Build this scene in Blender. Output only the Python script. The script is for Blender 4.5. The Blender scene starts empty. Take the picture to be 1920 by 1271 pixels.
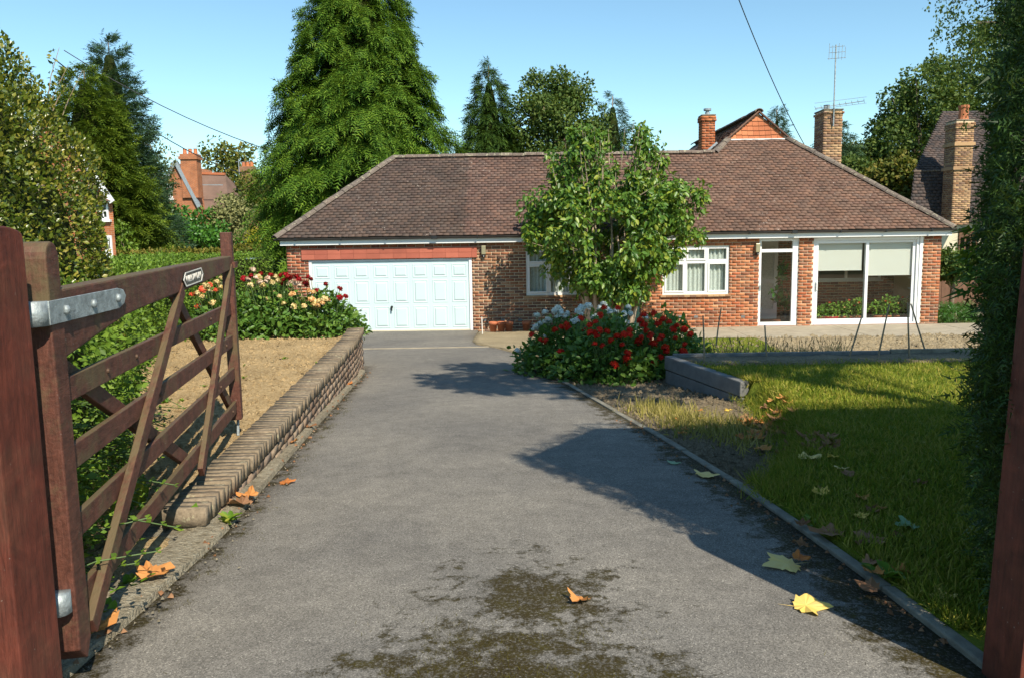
import bpy, math, random
import numpy as np
from math import sin, cos, pi, radians
random.seed(7); rng = np.random.default_rng(11)
scn = bpy.context.scene
COL = scn.collection
# ------------------------------------------------------------------ camera
F, CX, CY, CAMZ = 1500.0, 960.0, 635.5, 1.45
PITCH, ROLL = math.atan(190 / 1500.0), 0.0155
_fw = np.array([0, cos(PITCH), -sin(PITCH)]); _up = np.array([0, sin(PITCH), cos(PITCH)]); _rt = np.array([1.0, 0, 0])
_i = cos(ROLL) * _rt - sin(ROLL) * _up; _j = sin(ROLL) * _rt + cos(ROLL) * _up
CAM0 = np.array([0, 0, CAMZ])
from mathutils import Matrix, Vector
cam = bpy.data.objects.new('camera', bpy.data.cameras.new('camera')); COL.objects.link(cam)
cam.data.sensor_width = 36; cam.data.sensor_fit = 'HORIZONTAL'; cam.data.lens = 36 * F / 1920
cam.data.clip_start = 0.05; cam.data.clip_end = 3000
cam.matrix_world = Matrix(((_i[0], _j[0], -_fw[0], 0), (_i[1], _j[1], -_fw[1], 0), (_i[2], _j[2], -_fw[2], CAMZ), (0, 0, 0, 1)))
scn.camera = cam
# ------------------------------------------------------------------ light
SUN_AZ, SUN_EL = radians(27), radians(44)          # sun behind the camera, to its right
SUN_DIR = Vector((sin(SUN_AZ) * cos(SUN_EL), -cos(SUN_AZ) * cos(SUN_EL), sin(SUN_EL)))
w = bpy.data.worlds.new('World'); scn.world = w; w.use_nodes = True
wn = w.node_tree; bg = wn.nodes['Background']
sky = wn.nodes.new('ShaderNodeTexSky'); sky.sky_type = 'NISHITA'; sky.sun_disc = False
sky.sun_elevation = SUN_EL; sky.sun_rotation = math.atan2(SUN_DIR.x, SUN_DIR.y)
sky.air_density = 1.0; sky.dust_density = 0.05; sky.ozone_density = 1.0; sky.altitude = 0
tint = wn.nodes.new('ShaderNodeMix'); tint.data_type = 'RGBA'; tint.blend_type = 'MULTIPLY'; tint.inputs[0].default_value = 1; tint.inputs[7].default_value = (.82, 1.02, 1.0, 1)
wn.links.new(sky.outputs[0], tint.inputs[6]); wn.links.new(tint.outputs[2], bg.inputs[0]); bg.inputs[1].default_value = 0.125
sl = bpy.data.lights.new('sun', 'SUN'); sl.energy = 5.0; sl.angle = radians(0.5); sl.color = (1, 0.91, 0.75)
so = bpy.data.objects.new('sun', sl); COL.objects.link(so)
so.rotation_euler = SUN_DIR.to_track_quat('Z', 'Y').to_euler()
vs = scn.view_settings; vs.view_transform = 'Standard'; vs.look = 'None'; vs.gamma = 1; vs.exposure = 0.50
scn.render.engine = 'CYCLES'; scn.cycles.max_bounces = 8; scn.cycles.transparent_max_bounces = 16
# ------------------------------------------------------------------ pixel helpers
def ray(x, y): return _fw + (x - CX) / F * _i - (y - CY) / F * _j
def atY(x, y, Y): d = ray(x, y); return CAM0 + d * (Y / d[1])
def atZ(x, y, Z): d = ray(x, y); return CAM0 + d * ((Z - CAMZ) / d[2])
def gz(Y): return -0.0455 * (Y - 1.0) if Y < 20.4 else -0.8827        # the drive falls towards the house
def G(x, y): d = ray(x, y); t = (0.0455 - CAMZ) / (d[2] + 0.0455 * d[1]); return CAM0 + d * t
# ------------------------------------------------------------------ mesh helpers
def mesh_np(name, V, Fc, smooth=False):
    """V (n,3) ; Fc list of tuples or an (m,k) int array"""
    me = bpy.data.meshes.new(name)
    V = np.asarray(V, np.float32)
    if isinstance(Fc, np.ndarray):
        m, k = Fc.shape
        me.vertices.add(len(V)); me.vertices.foreach_set('co', V.ravel())
        me.loops.add(m * k); me.loops.foreach_set('vertex_index', Fc.astype(np.int32).ravel())
        me.polygons.add(m); me.polygons.foreach_set('loop_start', np.arange(0, m * k, k, dtype=np.int32))
        me.update(calc_edges=True)
    else:
        me.from_pydata(V.tolist(), [], Fc); me.update()
    if smooth: me.polygons.foreach_set('use_smooth', np.ones(len(me.polygons), bool))
    return me
def org(parent):
    o = np.zeros(3)
    while parent is not None:
        o = o + np.array(parent.location); parent = parent.parent
    return o
def link(name, me, mat, parent=None, loc=(0, 0, 0), rot=None):
    o = bpy.data.objects.new(name, me); COL.objects.link(o)
    if me is not None and mat is not None and len(me.materials) == 0: me.materials.append(mat)
    o.parent = parent; o.location = loc
    if rot is not None: o.rotation_euler = rot
    return o
def tag(o, label=None, cat=None, group=None, kind=None):
    if label: o['label'] = label
    if cat: o['category'] = cat
    if group: o['group'] = group
    if kind: o['kind'] = kind
    return o
def thing(name, label, cat, loc=(0, 0, 0), rz=0, group=None):
    o = bpy.data.objects.new(name, None); COL.objects.link(o); o.empty_display_size = .1
    o.location = tuple(float(v) for v in loc); o.rotation_euler = (0, 0, rz)
    return tag(o, label, cat, group)
class MB:
    """collects polygons in world coordinates"""
    def __init__(s): s.v = []; s.f = []
    def add(s, V, Fs):
        n = len(s.v); s.v.extend([tuple(map(float, p)) for p in V]); s.f.extend([tuple(i + n for i in f) for f in Fs]); return s
    def box(s, a, b, jit=0):
        x0, y0, z0 = a; x1, y1, z1 = b
        V = [(x0, y0, z0), (x1, y0, z0), (x1, y1, z0), (x0, y1, z0), (x0, y0, z1), (x1, y0, z1), (x1, y1, z1), (x0, y1, z1)]
        if jit: V = [tuple(c + random.uniform(-jit, jit) for c in p) for p in V]
        return s.add(V, [(0, 3, 2, 1), (4, 5, 6, 7), (0, 1, 5, 4), (1, 2, 6, 5), (2, 3, 7, 6), (3, 0, 4, 7)])
    def obox(s, c, ax, ay, az):
        """box from centre and three half-axis vectors"""
        c, ax, ay, az = (np.asarray(q, float) for q in (c, ax, ay, az))
        V = [c + i * ax + j * ay + k * az for k in (-1, 1) for (i, j) in ((-1, -1), (1, -1), (1, 1), (-1, 1))]
        return s.add(V, [(0, 3, 2, 1), (4, 5, 6, 7), (0, 1, 5, 4), (1, 2, 6, 5), (2, 3, 7, 6), (3, 0, 4, 7)])
    def bar(s, p, q, wv, h, up=(0, 0, 1)):
        """bar from p to q, width wv sideways, h along up"""
        p, q, up = np.asarray(p, float), np.asarray(q, float), np.asarray(up, float)
        d = q - p; L = np.linalg.norm(d); d = d / L
        sd = np.cross(d, up); sd /= np.linalg.norm(sd); u = np.cross(sd, d)
        return s.obox((p + q) / 2, d * L / 2, sd * wv / 2, u * h / 2)
    def tube(s, pts, rad, n=8, cap=True):
        pts = [np.asarray(p, float) for p in pts]
        if np.isscalar(rad): rad = [rad] * len(pts)
        V = []; Fs = []
        ref = np.array([0.31, 0.17, 0.93])
        for k, p in enumerate(pts):
            d = pts[min(k + 1, len(pts) - 1)] - pts[max(k - 1, 0)]; d = d / (np.linalg.norm(d) + 1e-9)
            r0 = ref if abs(d @ ref) < .95 else np.array([1.0, 0, 0])
            a = np.cross(d, r0); a /= np.linalg.norm(a); b = np.cross(d, a)
            for i in range(n):
                t = 2 * pi * i / n; V.append(p + rad[k] * (cos(t) * a + sin(t) * b))
        for k in range(len(pts) - 1):
            for i in range(n):
                j = (i + 1) % n; Fs.append((k * n + i, k * n + j, (k + 1) * n + j, (k + 1) * n + i))
        if cap: Fs.append(tuple(range(n))[::-1]); Fs.append(tuple((len(pts) - 1) * n + i for i in range(n)))
        return s.add(V, Fs)
    def lathe(s, c, prof, n=16):
        c = np.asarray(c, float); V = []; Fs = []
        for (r, z) in prof:
            for i in range(n): V.append(c + np.array([r * cos(2 * pi * i / n), r * sin(2 * pi * i / n), z]))
        for k in range(len(prof) - 1):
            for i in range(n):
                j = (i + 1) % n; Fs.append((k * n + i, k * n + j, (k + 1) * n + j, (k + 1) * n + i))
        return s.add(V, Fs)
    def prism(s, poly, off):
        """extrude a 3D polygon by vector off"""
        n = len(poly); off = np.asarray(off, float)
        V = [np.asarray(p, float) for p in poly] + [np.asarray(p, float) + off for p in poly]
        Fs = [tuple(range(n))[::-1], tuple(range(n, 2 * n))] + [(i, (i + 1) % n, n + (i + 1) % n, n + i) for i in range(n)]
        return s.add(V, Fs)
    def quad(s, *P): return s.add(P, [tuple(range(len(P)))])
    def build(s, name, mat, parent=None, smooth=False, bevel=0):
        o = org(parent); V = np.array(s.v, float).reshape(-1, 3) - o
        me = mesh_np(name, V, s.f, smooth)
        ob = link(name, me, mat, parent)
        if bevel:
            m = ob.modifiers.new('bevel', 'BEVEL'); m.width = bevel; m.segments = 2; m.limit_method = 'ANGLE'
        return ob
def centre(mb):
    v = np.array(mb.v); c = v.mean(0); c[2] = v[:, 2].min(); return c
def single(name, mb, mat, label, cat, group=None, smooth=False, bevel=0, loc=None):
    """a thing that is one mesh, origin at its base"""
    c = centre(mb) if loc is None else np.asarray(loc, float)
    me = mesh_np(name, np.array(mb.v) - c, mb.f, smooth)
    o = link(name, me, mat, None, tuple(c))
    if bevel:
        m = o.modifiers.new('bevel', 'BEVEL'); m.width = bevel; m.segments = 2; m.limit_method = 'ANGLE'
    return tag(o, label, cat, group)
def copy_tree(o, parent=None):
    c = o.copy(); COL.objects.link(c); c.parent = parent
    for ch in list(o.children): copy_tree(ch, c)
    return c
# ------------------------------------------------------------------ instanced leaf geometry
def norm(a): return a / (np.linalg.norm(a, axis=-1, keepdims=True) + 1e-9)
def rdir(n): return norm(rng.normal(size=(n, 3)))
def scatter(T, TF, P, D, Nn, S):
    """copies of template T (verts x: length, y: width, z: normal) at P, along D, facing Nn, scale S"""
    P = np.asarray(P); n = len(P); D = norm(np.asarray(D)); Nn = np.asarray(Nn)
    Y = norm(np.cross(Nn, D)); Z = np.cross(D, Y)
    S = np.broadcast_to(np.asarray(S, float), (n,))[:, None, None]
    T = np.asarray(T, float)
    V = P[:, None, :] + S * (T[None, :, 0:1] * D[:, None, :] + T[None, :, 1:2] * Y[:, None, :] + T[None, :, 2:3] * Z[:, None, :])
    TF = np.asarray(TF); Fc = (TF[None] + (np.arange(n) * len(T))[:, None, None]).reshape(-1, TF.shape[1])
    return V.reshape(-1, 3), Fc
LEAF4 = ([(0, 0, 0), (.5, .32, .09), (1, 0, -.04), (.5, -.32, .09)], [(0, 1, 2), (0, 2, 3)])
LEAF6 = ([(0, 0, 0), (.3, .27, .07), (.7, .22, .05), (1, 0, -.08), (.7, -.22, .05), (.3, -.27, .07)], [(0, 1, 2, 3), (0, 3, 4, 5)])
def frond(n=4, wd=.34, tip=.25, droop=.25):
    V = []; Fs = []
    for k in range(n):
        x = k / n; z = -droop * x * x
        for sg in (-1, 1):
            b = len(V); ln = wd * (1 - .55 * x)
            V += [(x, 0, z), (x + .5 / n, .02 * sg, z), (x + ln * .75, sg * ln, z - .06)]; Fs.append((b, b + 1, b + 2))
    b = len(V); V += [(1 - 1.2 / n, .06, -droop * .6), (1 - 1.2 / n, -.06, -droop * .6), (1 + tip, 0, -droop * 1.3)]; Fs.append((b, b + 1, b + 2))
    return V, Fs
FROND = frond(4); FRONDW = frond(4, .46, .15, .35); FROND3 = frond(3, .4)
BLADEW = ([(0, .07, 0), (0, -.07, 0), (.6, -.05, -.04), (1, 0, -.3), (.6, .05, -.04)], [(0, 1, 2), (0, 2, 4), (4, 2, 3)])
BLADE = ([(0, .04, 0), (0, -.04, 0), (1, 0, -.25)], [(0, 1, 2)])
def cat_np(L):
    Vs = []; Fs = []; n = 0
    for V, Fc in L: Vs.append(V); Fs.append(Fc + n); n += len(V)
    return np.concatenate(Vs), np.concatenate(Fs)
def leafobj(name, VF, mat, parent):
    return link(name, mesh_np(name, VF[0] - org(parent), VF[1]), mat, parent)
def lump_pts(n, c, r, inner=.55):
    """points in the outer shell of an ellipsoid, with outward normals"""
    d = rdir(n); k = (inner + (1 - inner) * rng.random(n) ** .6)[:, None]
    return np.asarray(c) + d * k * np.asarray(r), norm(d / np.asarray(r))
# ------------------------------------------------------------------ materials
class NT:
    def __init__(s, name):
        m = bpy.data.materials.new(name); m.use_nodes = True; s.m = m; s.t = m.node_tree; s.t.nodes.clear()
        s.out = s.n('ShaderNodeOutputMaterial')
    def n(s, typ, **kw):
        nd = s.t.nodes.new(typ)
        for k, v in kw.items():
            if k in nd.inputs.keys() if isinstance(k, str) else False: s.set(nd, k, v)
            else: setattr(nd, k, v)
        return nd
    def set(s, nd, k, v):
        i = nd.inputs[k]
        if hasattr(v, 'is_output') or isinstance(v, bpy.types.NodeSocket): s.t.links.new(v, i)
        else:
            if isinstance(v, tuple) and len(v) == 3 and i.type == 'RGBA': v = v + (1,)
            i.default_value = v
    def pos(s): return s.n('ShaderNodeNewGeometry').outputs['Position']
    def obj(s): return s.n('ShaderNodeTexCoord').outputs['Object']
    def noise(s, scale, detail=4, rough=.55, vec=None, dist=0):
        nd = s.n('ShaderNodeTexNoise'); nd.inputs['Scale'].default_value = scale; nd.inputs['Detail'].default_value = detail
        nd.inputs['Roughness'].default_value = rough; nd.inputs['Distortion'].default_value = dist
        s.t.links.new(vec if vec is not None else s.pos(), nd.inputs['Vector']); return nd.outputs['Fac']
    def vor(s, scale, vec=None, out='Distance', feature='F1'):
        nd = s.n('ShaderNodeTexVoronoi', feature=feature); nd.inputs['Scale'].default_value = scale
        s.t.links.new(vec if vec is not None else s.pos(), nd.inputs['Vector']); return nd.outputs[out]
    def ramp(s, fac, stops, interp='LINEAR'):
        nd = s.n('ShaderNodeValToRGB'); r = nd.color_ramp; r.interpolation = interp
        while len(r.elements) > 1: r.elements.remove(r.elements[-1])
        for k, (p, c) in enumerate(stops):
            if not isinstance(c, tuple): c = (c, c, c)
            e = r.elements[0] if k == 0 else r.elements.new(p)
            e.position = p; e.color = c + (1,)
        s.t.links.new(fac, nd.inputs[0]); return nd.outputs[0]
    def mix(s, fac, a, b, mode='MIX'):
        nd = s.n('ShaderNodeMix', data_type='RGBA', blend_type=mode)
        for i, v in ((0, fac), (6, a), (7, b)):
            if isinstance(v, bpy.types.NodeSocket): s.t.links.new(v, nd.inputs[i])
            else:
                if isinstance(v, tuple) and len(v) == 3: v = v + (1,)
                nd.inputs[i].default_value = v
        return nd.outputs[2]
    def math(s, op, a, b=0.0, clamp=False):
        nd = s.n('ShaderNodeMath', operation=op, use_clamp=clamp)
        for i, v in ((0, a), (1, b)):
            if isinstance(v, bpy.types.NodeSocket): s.t.links.new(v, nd.inputs[i])
            else: nd.inputs[i].default_value = v
        return nd.outputs[0]
    def rnd(s):
        """a random number per piece: per mesh island and per object"""
        a = s.n('ShaderNodeNewGeometry').outputs['Random Per Island']; b = s.n('ShaderNodeObjectInfo').outputs['Random']
        return s.math('FRACT', s.math('ADD', a, b))
    def bump(s, h, strength=.4, dist=.02):
        nd = s.n('ShaderNodeBump'); nd.inputs['Strength'].default_value = strength; nd.inputs['Distance'].default_value = dist
        s.t.links.new(h, nd.inputs['Height']); return nd.outputs[0]
    def xyz(s, vec=None):
        nd = s.n('ShaderNodeSeparateXYZ'); s.t.links.new(vec if vec is not None else s.pos(), nd.inputs[0]); return nd.outputs
    def scaled(s, k, vec=None):
        nd = s.n('ShaderNodeVectorMath', operation='MULTIPLY'); s.t.links.new(vec if vec is not None else s.pos(), nd.inputs[0])
        nd.inputs[1].default_value = k; return nd.outputs[0]
    def pbr(s, col, rough=.6, metal=0, nrm=None, spec=.5, trans=0, tcol=None):
        b = s.n('ShaderNodeBsdfPrincipled'); s.set(b, 'Base Color', col); s.set(b, 'Roughness', rough); s.set(b, 'Metallic', metal)
        b.inputs['Specular IOR Level'].default_value = spec
        if nrm is not None: s.set(b, 'Normal', nrm)
        o = b.outputs[0]
        if trans:
            t = s.n('ShaderNodeBsdfTranslucent'); s.set(t, 'Color', tcol if tcol is not None else col)
            mx = s.n('ShaderNodeMixShader'); mx.inputs[0].default_value = trans
            s.t.links.new(o, mx.inputs[1]); s.t.links.new(t.outputs[0], mx.inputs[2]); o = mx.outputs[0]
        s.t.links.new(o, s.out.inputs[0]); return s.m
def m_plain(name, col, rough=.5, metal=0, var=.25, scale=6, spec=.5, bump=0, bscale=60):
    t = NT(name); f = t.noise(scale, 5, vec=t.obj())
    c = t.ramp(f, [(.25, tuple(v * (1 - var) for v in col)), (.75, tuple(min(1, v * (1 + var)) for v in col))])
    nr = t.bump(t.noise(bscale, 4, vec=t.obj()), bump, .01) if bump else None
    return t.pbr(c, rough, metal, nr, spec)
LEAFK = 1.4
def m_leaf(name, cols, rough=.5, trans=.3, spec=.35, patch=1.2, hue=None):
    """foliage: colour per leaf from a ramp, shifted in soft patches"""
    t = NT(name); r = t.rnd(); f = t.math('ADD', t.math('MULTIPLY', r, .65), t.math('MULTIPLY', t.noise(patch, 2), .42))
    cols = [(q[0] * LEAFK * 1.12, q[1] * LEAFK, q[2] * LEAFK * .8) for q in cols] if max(cols[-1]) < .3 else cols
    n = len(cols); c = t.ramp(f, [(.12 + .8 * k / (n - 1), cols[k]) for k in range(n)])
    tc = t.mix(.5, c, (.22, .30, .02), 'MIX')
    return t.pbr(c, rough, 0, None, spec, trans, tc)
def m_pieces(name, cols, rough=.85, grain=40, gamt=.25, bump=.35, lichen=None, extra=None):
    """bricks, tiles, stones: palette per piece, fine grain, optional lichen colour"""
    t = NT(name); r = t.rnd(); n = len(cols)
    c = t.ramp(r, [(k / n, cols[k]) for k in range(n)], 'CONSTANT')
    g = t.noise(grain, 6, .65); c = t.mix(1, c, t.ramp(g, [(.3, 1 - gamt), (.7, 1 + gamt)]), 'MULTIPLY')
    c = t.mix(1, c, t.ramp(t.noise(1.3, 3), [(.3, .82), (.7, 1.15)]), 'MULTIPLY')
    if lichen:
        lc, lo, sc = lichen
        mk = t.ramp(t.noise(sc, 5, .7), [(lo, 0.0), (lo + .05, 1.0)]); c = t.mix(mk, c, lc)
    if extra: c = extra(t, c)
    return t.pbr(c, rough, 0, t.bump(g, bump, .006), .3)
# wood stain of the gate, with algae in streaks
def m_gate(name, base, algae=.5):
    t = NT(name); v = t.obj()
    g = t.math('ADD', t.math('MULTIPLY', t.noise(9, 6, .6, vec=t.scaled((7, 1, 1), v), dist=1.0), .5), t.math('MULTIPLY', t.noise(55, 5, .7, vec=t.scaled((1, .16, 1) if algae > .3 else (1, 1, .12), v)), .5)); st = t.noise(3.4, 6, .72)
    c = t.ramp(g, [(.32, tuple(k * .42 for k in base)), (.50, base), (.68, tuple(min(1, k * 1.7) for k in base))])
    up = t.math('MULTIPLY', t.xyz(t.n('ShaderNodeNewGeometry').outputs['Normal'])[2], .16); mk = t.ramp(t.math('ADD', st, up), [(.50, 0.0), (.66, algae)]); c = t.mix(mk, c, (.115, .095, .045))
    c = t.mix(t.ramp(t.noise(60, 2), [(.73, 0.0), (.78, .6)]), c, (.32, .28, .24))
    return t.pbr(c, t.ramp(st, [(.4, .52), (.7, .85)]), 0, t.bump(g, .6, .01), .35)
M = {}
M['gate'] = m_gate('gate_stain', (.095, .034, .022), .7); M['post'] = m_gate('post_stain', (.10, .024, .014), .12)
M['galv'] = m_plain('galvanised_steel', (.33, .37, .38), .58, .5, .4, 22, bump=.3, bscale=90)
M['iron'] = m_plain('rusty_iron', (.09, .05, .03), .7, .3, .4, 20)
M['white'] = m_plain('white_upvc', (.72, .73, .73), .35, 0, .04, 3)
M['door_white'] = m_plain('garage_door_paint', (.52, .64, .66), .45, 0, .04, 2.0)
M['cream_paint'] = m_plain('cream_paint', (.62, .56, .42), .7, 0, .08, 2)
M['black'] = m_plain('black_plastic', (.012, .012, .013), .4, 0, .2, 6)
M['gutter'] = m_plain('gutter_plastic', (.035, .032, .03), .45, 0, .3, 3)
M['brass'] = m_plain('lamp_metal', (.36, .32, .20), .4, .5, .1, 5)
M['terracotta'] = m_plain('terracotta', (.42, .13, .055), .8, 0, .18, 12, bump=.2)
M['mortar'] = m_plain('mortar', (.60, .49, .34), .95, 0, .2, 30, bump=.4)
M['lead'] = m_plain('lead_flashing', (.30, .34, .37), .5, .3, .2, 8)
M['cane'] = m_plain('bamboo_cane', (.23, .17, .10), .7, 0, .3, 30)
M['bark'] = m_plain('bark', (.20, .15, .105), .95, 0, .4, 14, bump=.8, bscale=30)
M['bark_pale'] = m_plain('pale_bark', (.36, .28, .20), .9, 0, .35, 18, bump=.6, bscale=30)
M['dead_twig'] = m_plain('bare_twig', (.27, .20, .13), .9, 0, .3, 10)
M['stem'] = m_plain('green_stem', (.07, .12, .03), .6, 0, .3, 20)
M['wire'] = m_plain('cable', (.03, .03, .035), .6, 0, .1, 2)
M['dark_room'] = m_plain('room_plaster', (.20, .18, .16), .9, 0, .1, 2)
M['fence'] = m_plain('brown_fence', (.14, .07, .04), .8, 0, .3, 8)
M['red_plastic'] = m_plain('red_plastic', (.55, .03, .03), .35, 0, .1, 4)
M['car_paint'] = m_plain('car_paint', (.30, .40, .45), .25, .3, .05, 2)
M['tyre'] = m_plain('rubber', (.015, .015, .015), .8, 0, .2, 5)
M['tarmac_far'] = m_plain('road_tarmac', (.14, .14, .14), .9, 0, .2, 3)
M['concrete'] = m_plain('concrete_edging', (.19, .175, .135), .9, 0, .45, 9, bump=.5, bscale=80)
M['slab'] = m_plain('sleeper_concrete', (.16, .16, .155), .9, 0, .25, 8, bump=.4, bscale=60)
M['plate_black'] = m_plain('plate_black', (.012, .015, .014), .35, 0, .1, 3)
M['plate_white'] = m_plain('plate_white', (.75, .72, .66), .5, 0, .1, 20)
def _glass(name, tint, rough=.0):
    t = NT(name); lw = t.n('ShaderNodeLayerWeight'); fr = t.n('ShaderNodeMath', operation='MULTIPLY_ADD'); t.t.links.new(t.math('POWER', lw.outputs['Facing'], 4.0), fr.inputs[0]); fr.inputs[1].default_value = .7; fr.inputs[2].default_value = .045
    a = t.n('ShaderNodeBsdfTransparent'); t.set(a, 'Color', tint); b = t.n('ShaderNodeBsdfGlossy'); b.inputs['Roughness'].default_value = rough + .01
    mx = t.n('ShaderNodeMixShader'); t.t.links.new(fr.outputs[0], mx.inputs[0]); t.t.links.new(a.outputs[0], mx.inputs[1]); t.t.links.new(b.outputs[0], mx.inputs[2])
    t.t.links.new(mx.outputs[0], t.out.inputs[0]); return t.m
M['glass'] = _glass('window_glass', (.95, .98, .97)); M['car_glass'] = _glass('car_glass', (.25, .3, .33))
def _cloth(name, col, tr, lace=0):
    t = NT(name); f = t.noise(26, 4, vec=t.obj()); c = t.mix(1, col, t.ramp(f, [(.35, 1 - lace), (.6, 1.0)]), 'MULTIPLY')
    return t.pbr(c, .9, 0, None, .1, tr)
M['net'] = _cloth('net_curtain', (.85, .87, .83), .35, .2); M['blind'] = _cloth('roller_blind', (.84, .80, .75), .35)
# foliage
M['lf_conifer'] = m_leaf('cypress_leaf', [(.018, .05, .008), (.042, .105, .014), (.075, .155, .018), (.12, .20, .025)], .6, .18, .2, .7)
M['lf_conifer2'] = m_leaf('yew_leaf', [(.014, .04, .012), (.032, .075, .016), (.065, .12, .02)], .6, .15, .2, .5)
M['lf_yew'] = m_leaf('bright_yew_leaf', [(.02, .05, .008), (.06, .11, .012), (.12, .175, .02)], .6, .2, .2, .5)
M['lf_blue'] = m_leaf('cedar_leaf', [(.016, .042, .03), (.03, .07, .045), (.05, .10, .06)], .6, .15, .2, .5)
M['lf_hedge_dark'] = m_leaf('thuja_leaf', [(.008, .022, .007), (.018, .046, .012), (.04, .085, .016)], .55, .15, .25, 1.2)
M['lf_trim'] = m_leaf('box_leaf', [(.035, .075, .01), (.075, .15, .018), (.13, .22, .03)], .55, .25, .3, 1.5)
M['lf_holly'] = m_leaf('privet_leaf', [(.018, .038, .006), (.05, .085, .010), (.105, .135, .018), (.22, .21, .05)], .32, .22, .6, 1.5)
M['lf_brown'] = m_leaf('beech_leaf', [(.04, .065, .012), (.10, .12, .02), (.17, .14, .04)], .6, .25, .25, .7)
M['lf_tree'] = m_leaf('shrub_tree_leaf', [(.022, .065, .010), (.045, .115, .018), (.085, .17, .025), (.20, .24, .03)], .42, .28, .45, .9)
M['lf_broad'] = m_leaf('broadleaf', [(.022, .052, .013), (.045, .085, .018), (.085, .12, .03)], .6, .2, .25, .25)
M['lf_broad_warm'] = m_leaf('broadleaf_warm', [(.03, .056, .012), (.07, .095, .018), (.15, .13, .03)], .6, .2, .25, .3)
M['lf_laurel'] = m_leaf('laurel_leaf', [(.018, .065, .012), (.035, .12, .018), (.07, .19, .03)], .35, .25, .5, .5)
M['lf_grey'] = m_leaf('grey_leaf', [(.08, .10, .05), (.15, .17, .085), (.22, .24, .13)], .7, .2, .2, .5)
M['lf_yellow'] = m_leaf('golden_leaf', [(.16, .19, .012), (.34, .34, .02), (.45, .42, .05)], .6, .25, .2, .8)
M['lf_dahlia'] = m_leaf('dahlia_leaf', [(.026, .070, .013), (.055, .135, .024), (.11, .19, .035)], .45, .25, .4, 1.5)
M['lf_pot'] = m_leaf('pelargonium_leaf', [(.035, .09, .015), (.07, .16, .02), (.16, .24, .04)], .55, .25, .3, 3)
M['lf_weed'] = m_leaf('weed_leaf', [(.04, .10, .012), (.08, .18, .02), (.20, .22, .04)], .5, .3, .3, 3)
M['grass'] = m_leaf('lawn_blade', [(.05, .095, .010), (.105, .155, .015), (.18, .20, .028), (.27, .24, .08)], .6, .25, .2, 2.2)
M['grass_dry'] = m_leaf('dry_grass_blade', [(.17, .18, .03), (.33, .28, .07), (.44, .36, .15)], .7, .25, .2, 2)
M['lavender'] = m_leaf('lavender_spike', [(.05, .055, .04), (.08, .085, .055), (.07, .055, .07)], .8, .1, .1, 2)
M['moss'] = m_leaf('moss_tuft', [(.020, .017, .006), (.045, .040, .008), (.075, .075, .010)], .9, .1, .1, 3)
def m_petal(name, a, b): return m_leaf(name, [a, b], .6, .25, .2, 4)
M['p_white'] = m_petal('white_petal', (.70, .72, .66), (.86, .87, .84)); M['p_red'] = m_petal('red_petal', (.55, .012, .008), (.80, .035, .022))
M['p_cream'] = m_petal('cream_petal', (.78, .56, .22), (.86, .74, .42)); M['p_peach'] = m_petal('peach_petal', (.80, .40, .15), (.85, .58, .28))
M['p_pink'] = m_petal('pale_pink_petal', (.80, .52, .40), (.86, .72, .58)); M['p_crimson'] = m_petal('crimson_petal', (.25, .004, .012), (.42, .010, .02))
M['p_coral'] = m_petal('coral_petal', (.70, .07, .03), (.80, .18, .09))
# brick, tile
def house_brick_extra(t, c):
    x = t.xyz()
    # garage end was built in a redder brick, the porch end is more orange, the middle browner
    k = t.ramp(t.math('ADD', t.math('MULTIPLY', x[0], .05), .45), [(.10, (1.25, .72, .60)), (.35, (1.15, .78, .66)), (.41, (.95, .92, .90)), (.52, (.95, .93, .90)), (.66, (1.35, .98, .78)), (.95, (1.28, .94, .76))])
    return t.mix(1, c, k, 'MULTIPLY')
BR = [tuple(np.array(q) * .80 + np.mean(q) * np.array([.20, .17, .14])) for q in [(.28, .115, .055), (.34, .15, .07), (.20, .095, .06), (.36, .18, .09), (.17, .085, .06), (.30, .125, .055), (.25, .14, .085), (.40, .22, .12), (.32, .11, .05), (.21, .12, .085)]]
M['brick'] = m_pieces('house_brick', BR, .85, 60, .22, .35, None, house_brick_extra)
M['brick_chim'] = m_pieces('chimney_brick', [(.34, .20, .11), (.44, .28, .15), (.28, .15, .08), (.40, .25, .14), (.25, .15, .10)], .9, 60, .25, .4)
M['brick_red'] = m_pieces('red_brick', [(.40, .12, .045), (.46, .16, .06), (.35, .10, .04), (.42, .15, .07)], .85, 30, .15, .3)
M['red_lintel'] = m_pieces('red_concrete_tile', [(.38, .11, .07), (.42, .125, .08), (.35, .10, .065)], .8, 90, .22, .3)
M['wallbrick'] = m_pieces('weathered_wall_brick', [(.205, .158, .105), (.22, .172, .118), (.19, .145, .096), (.21, .163, .112), (.23, .18, .124), (.20, .15, .10)], .95, 30, .4, .8, ((.33, .29, .19), .60, 12))
M['wallbrick_side'] = m_pieces('mossy_wall_brick', [(.21, .145, .10), (.24, .17, .12), (.18, .12, .085), (.22, .165, .125), (.27, .20, .14)], .95, 45, .3, .7, ((.36, .32, .22), .64, 12))
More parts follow.
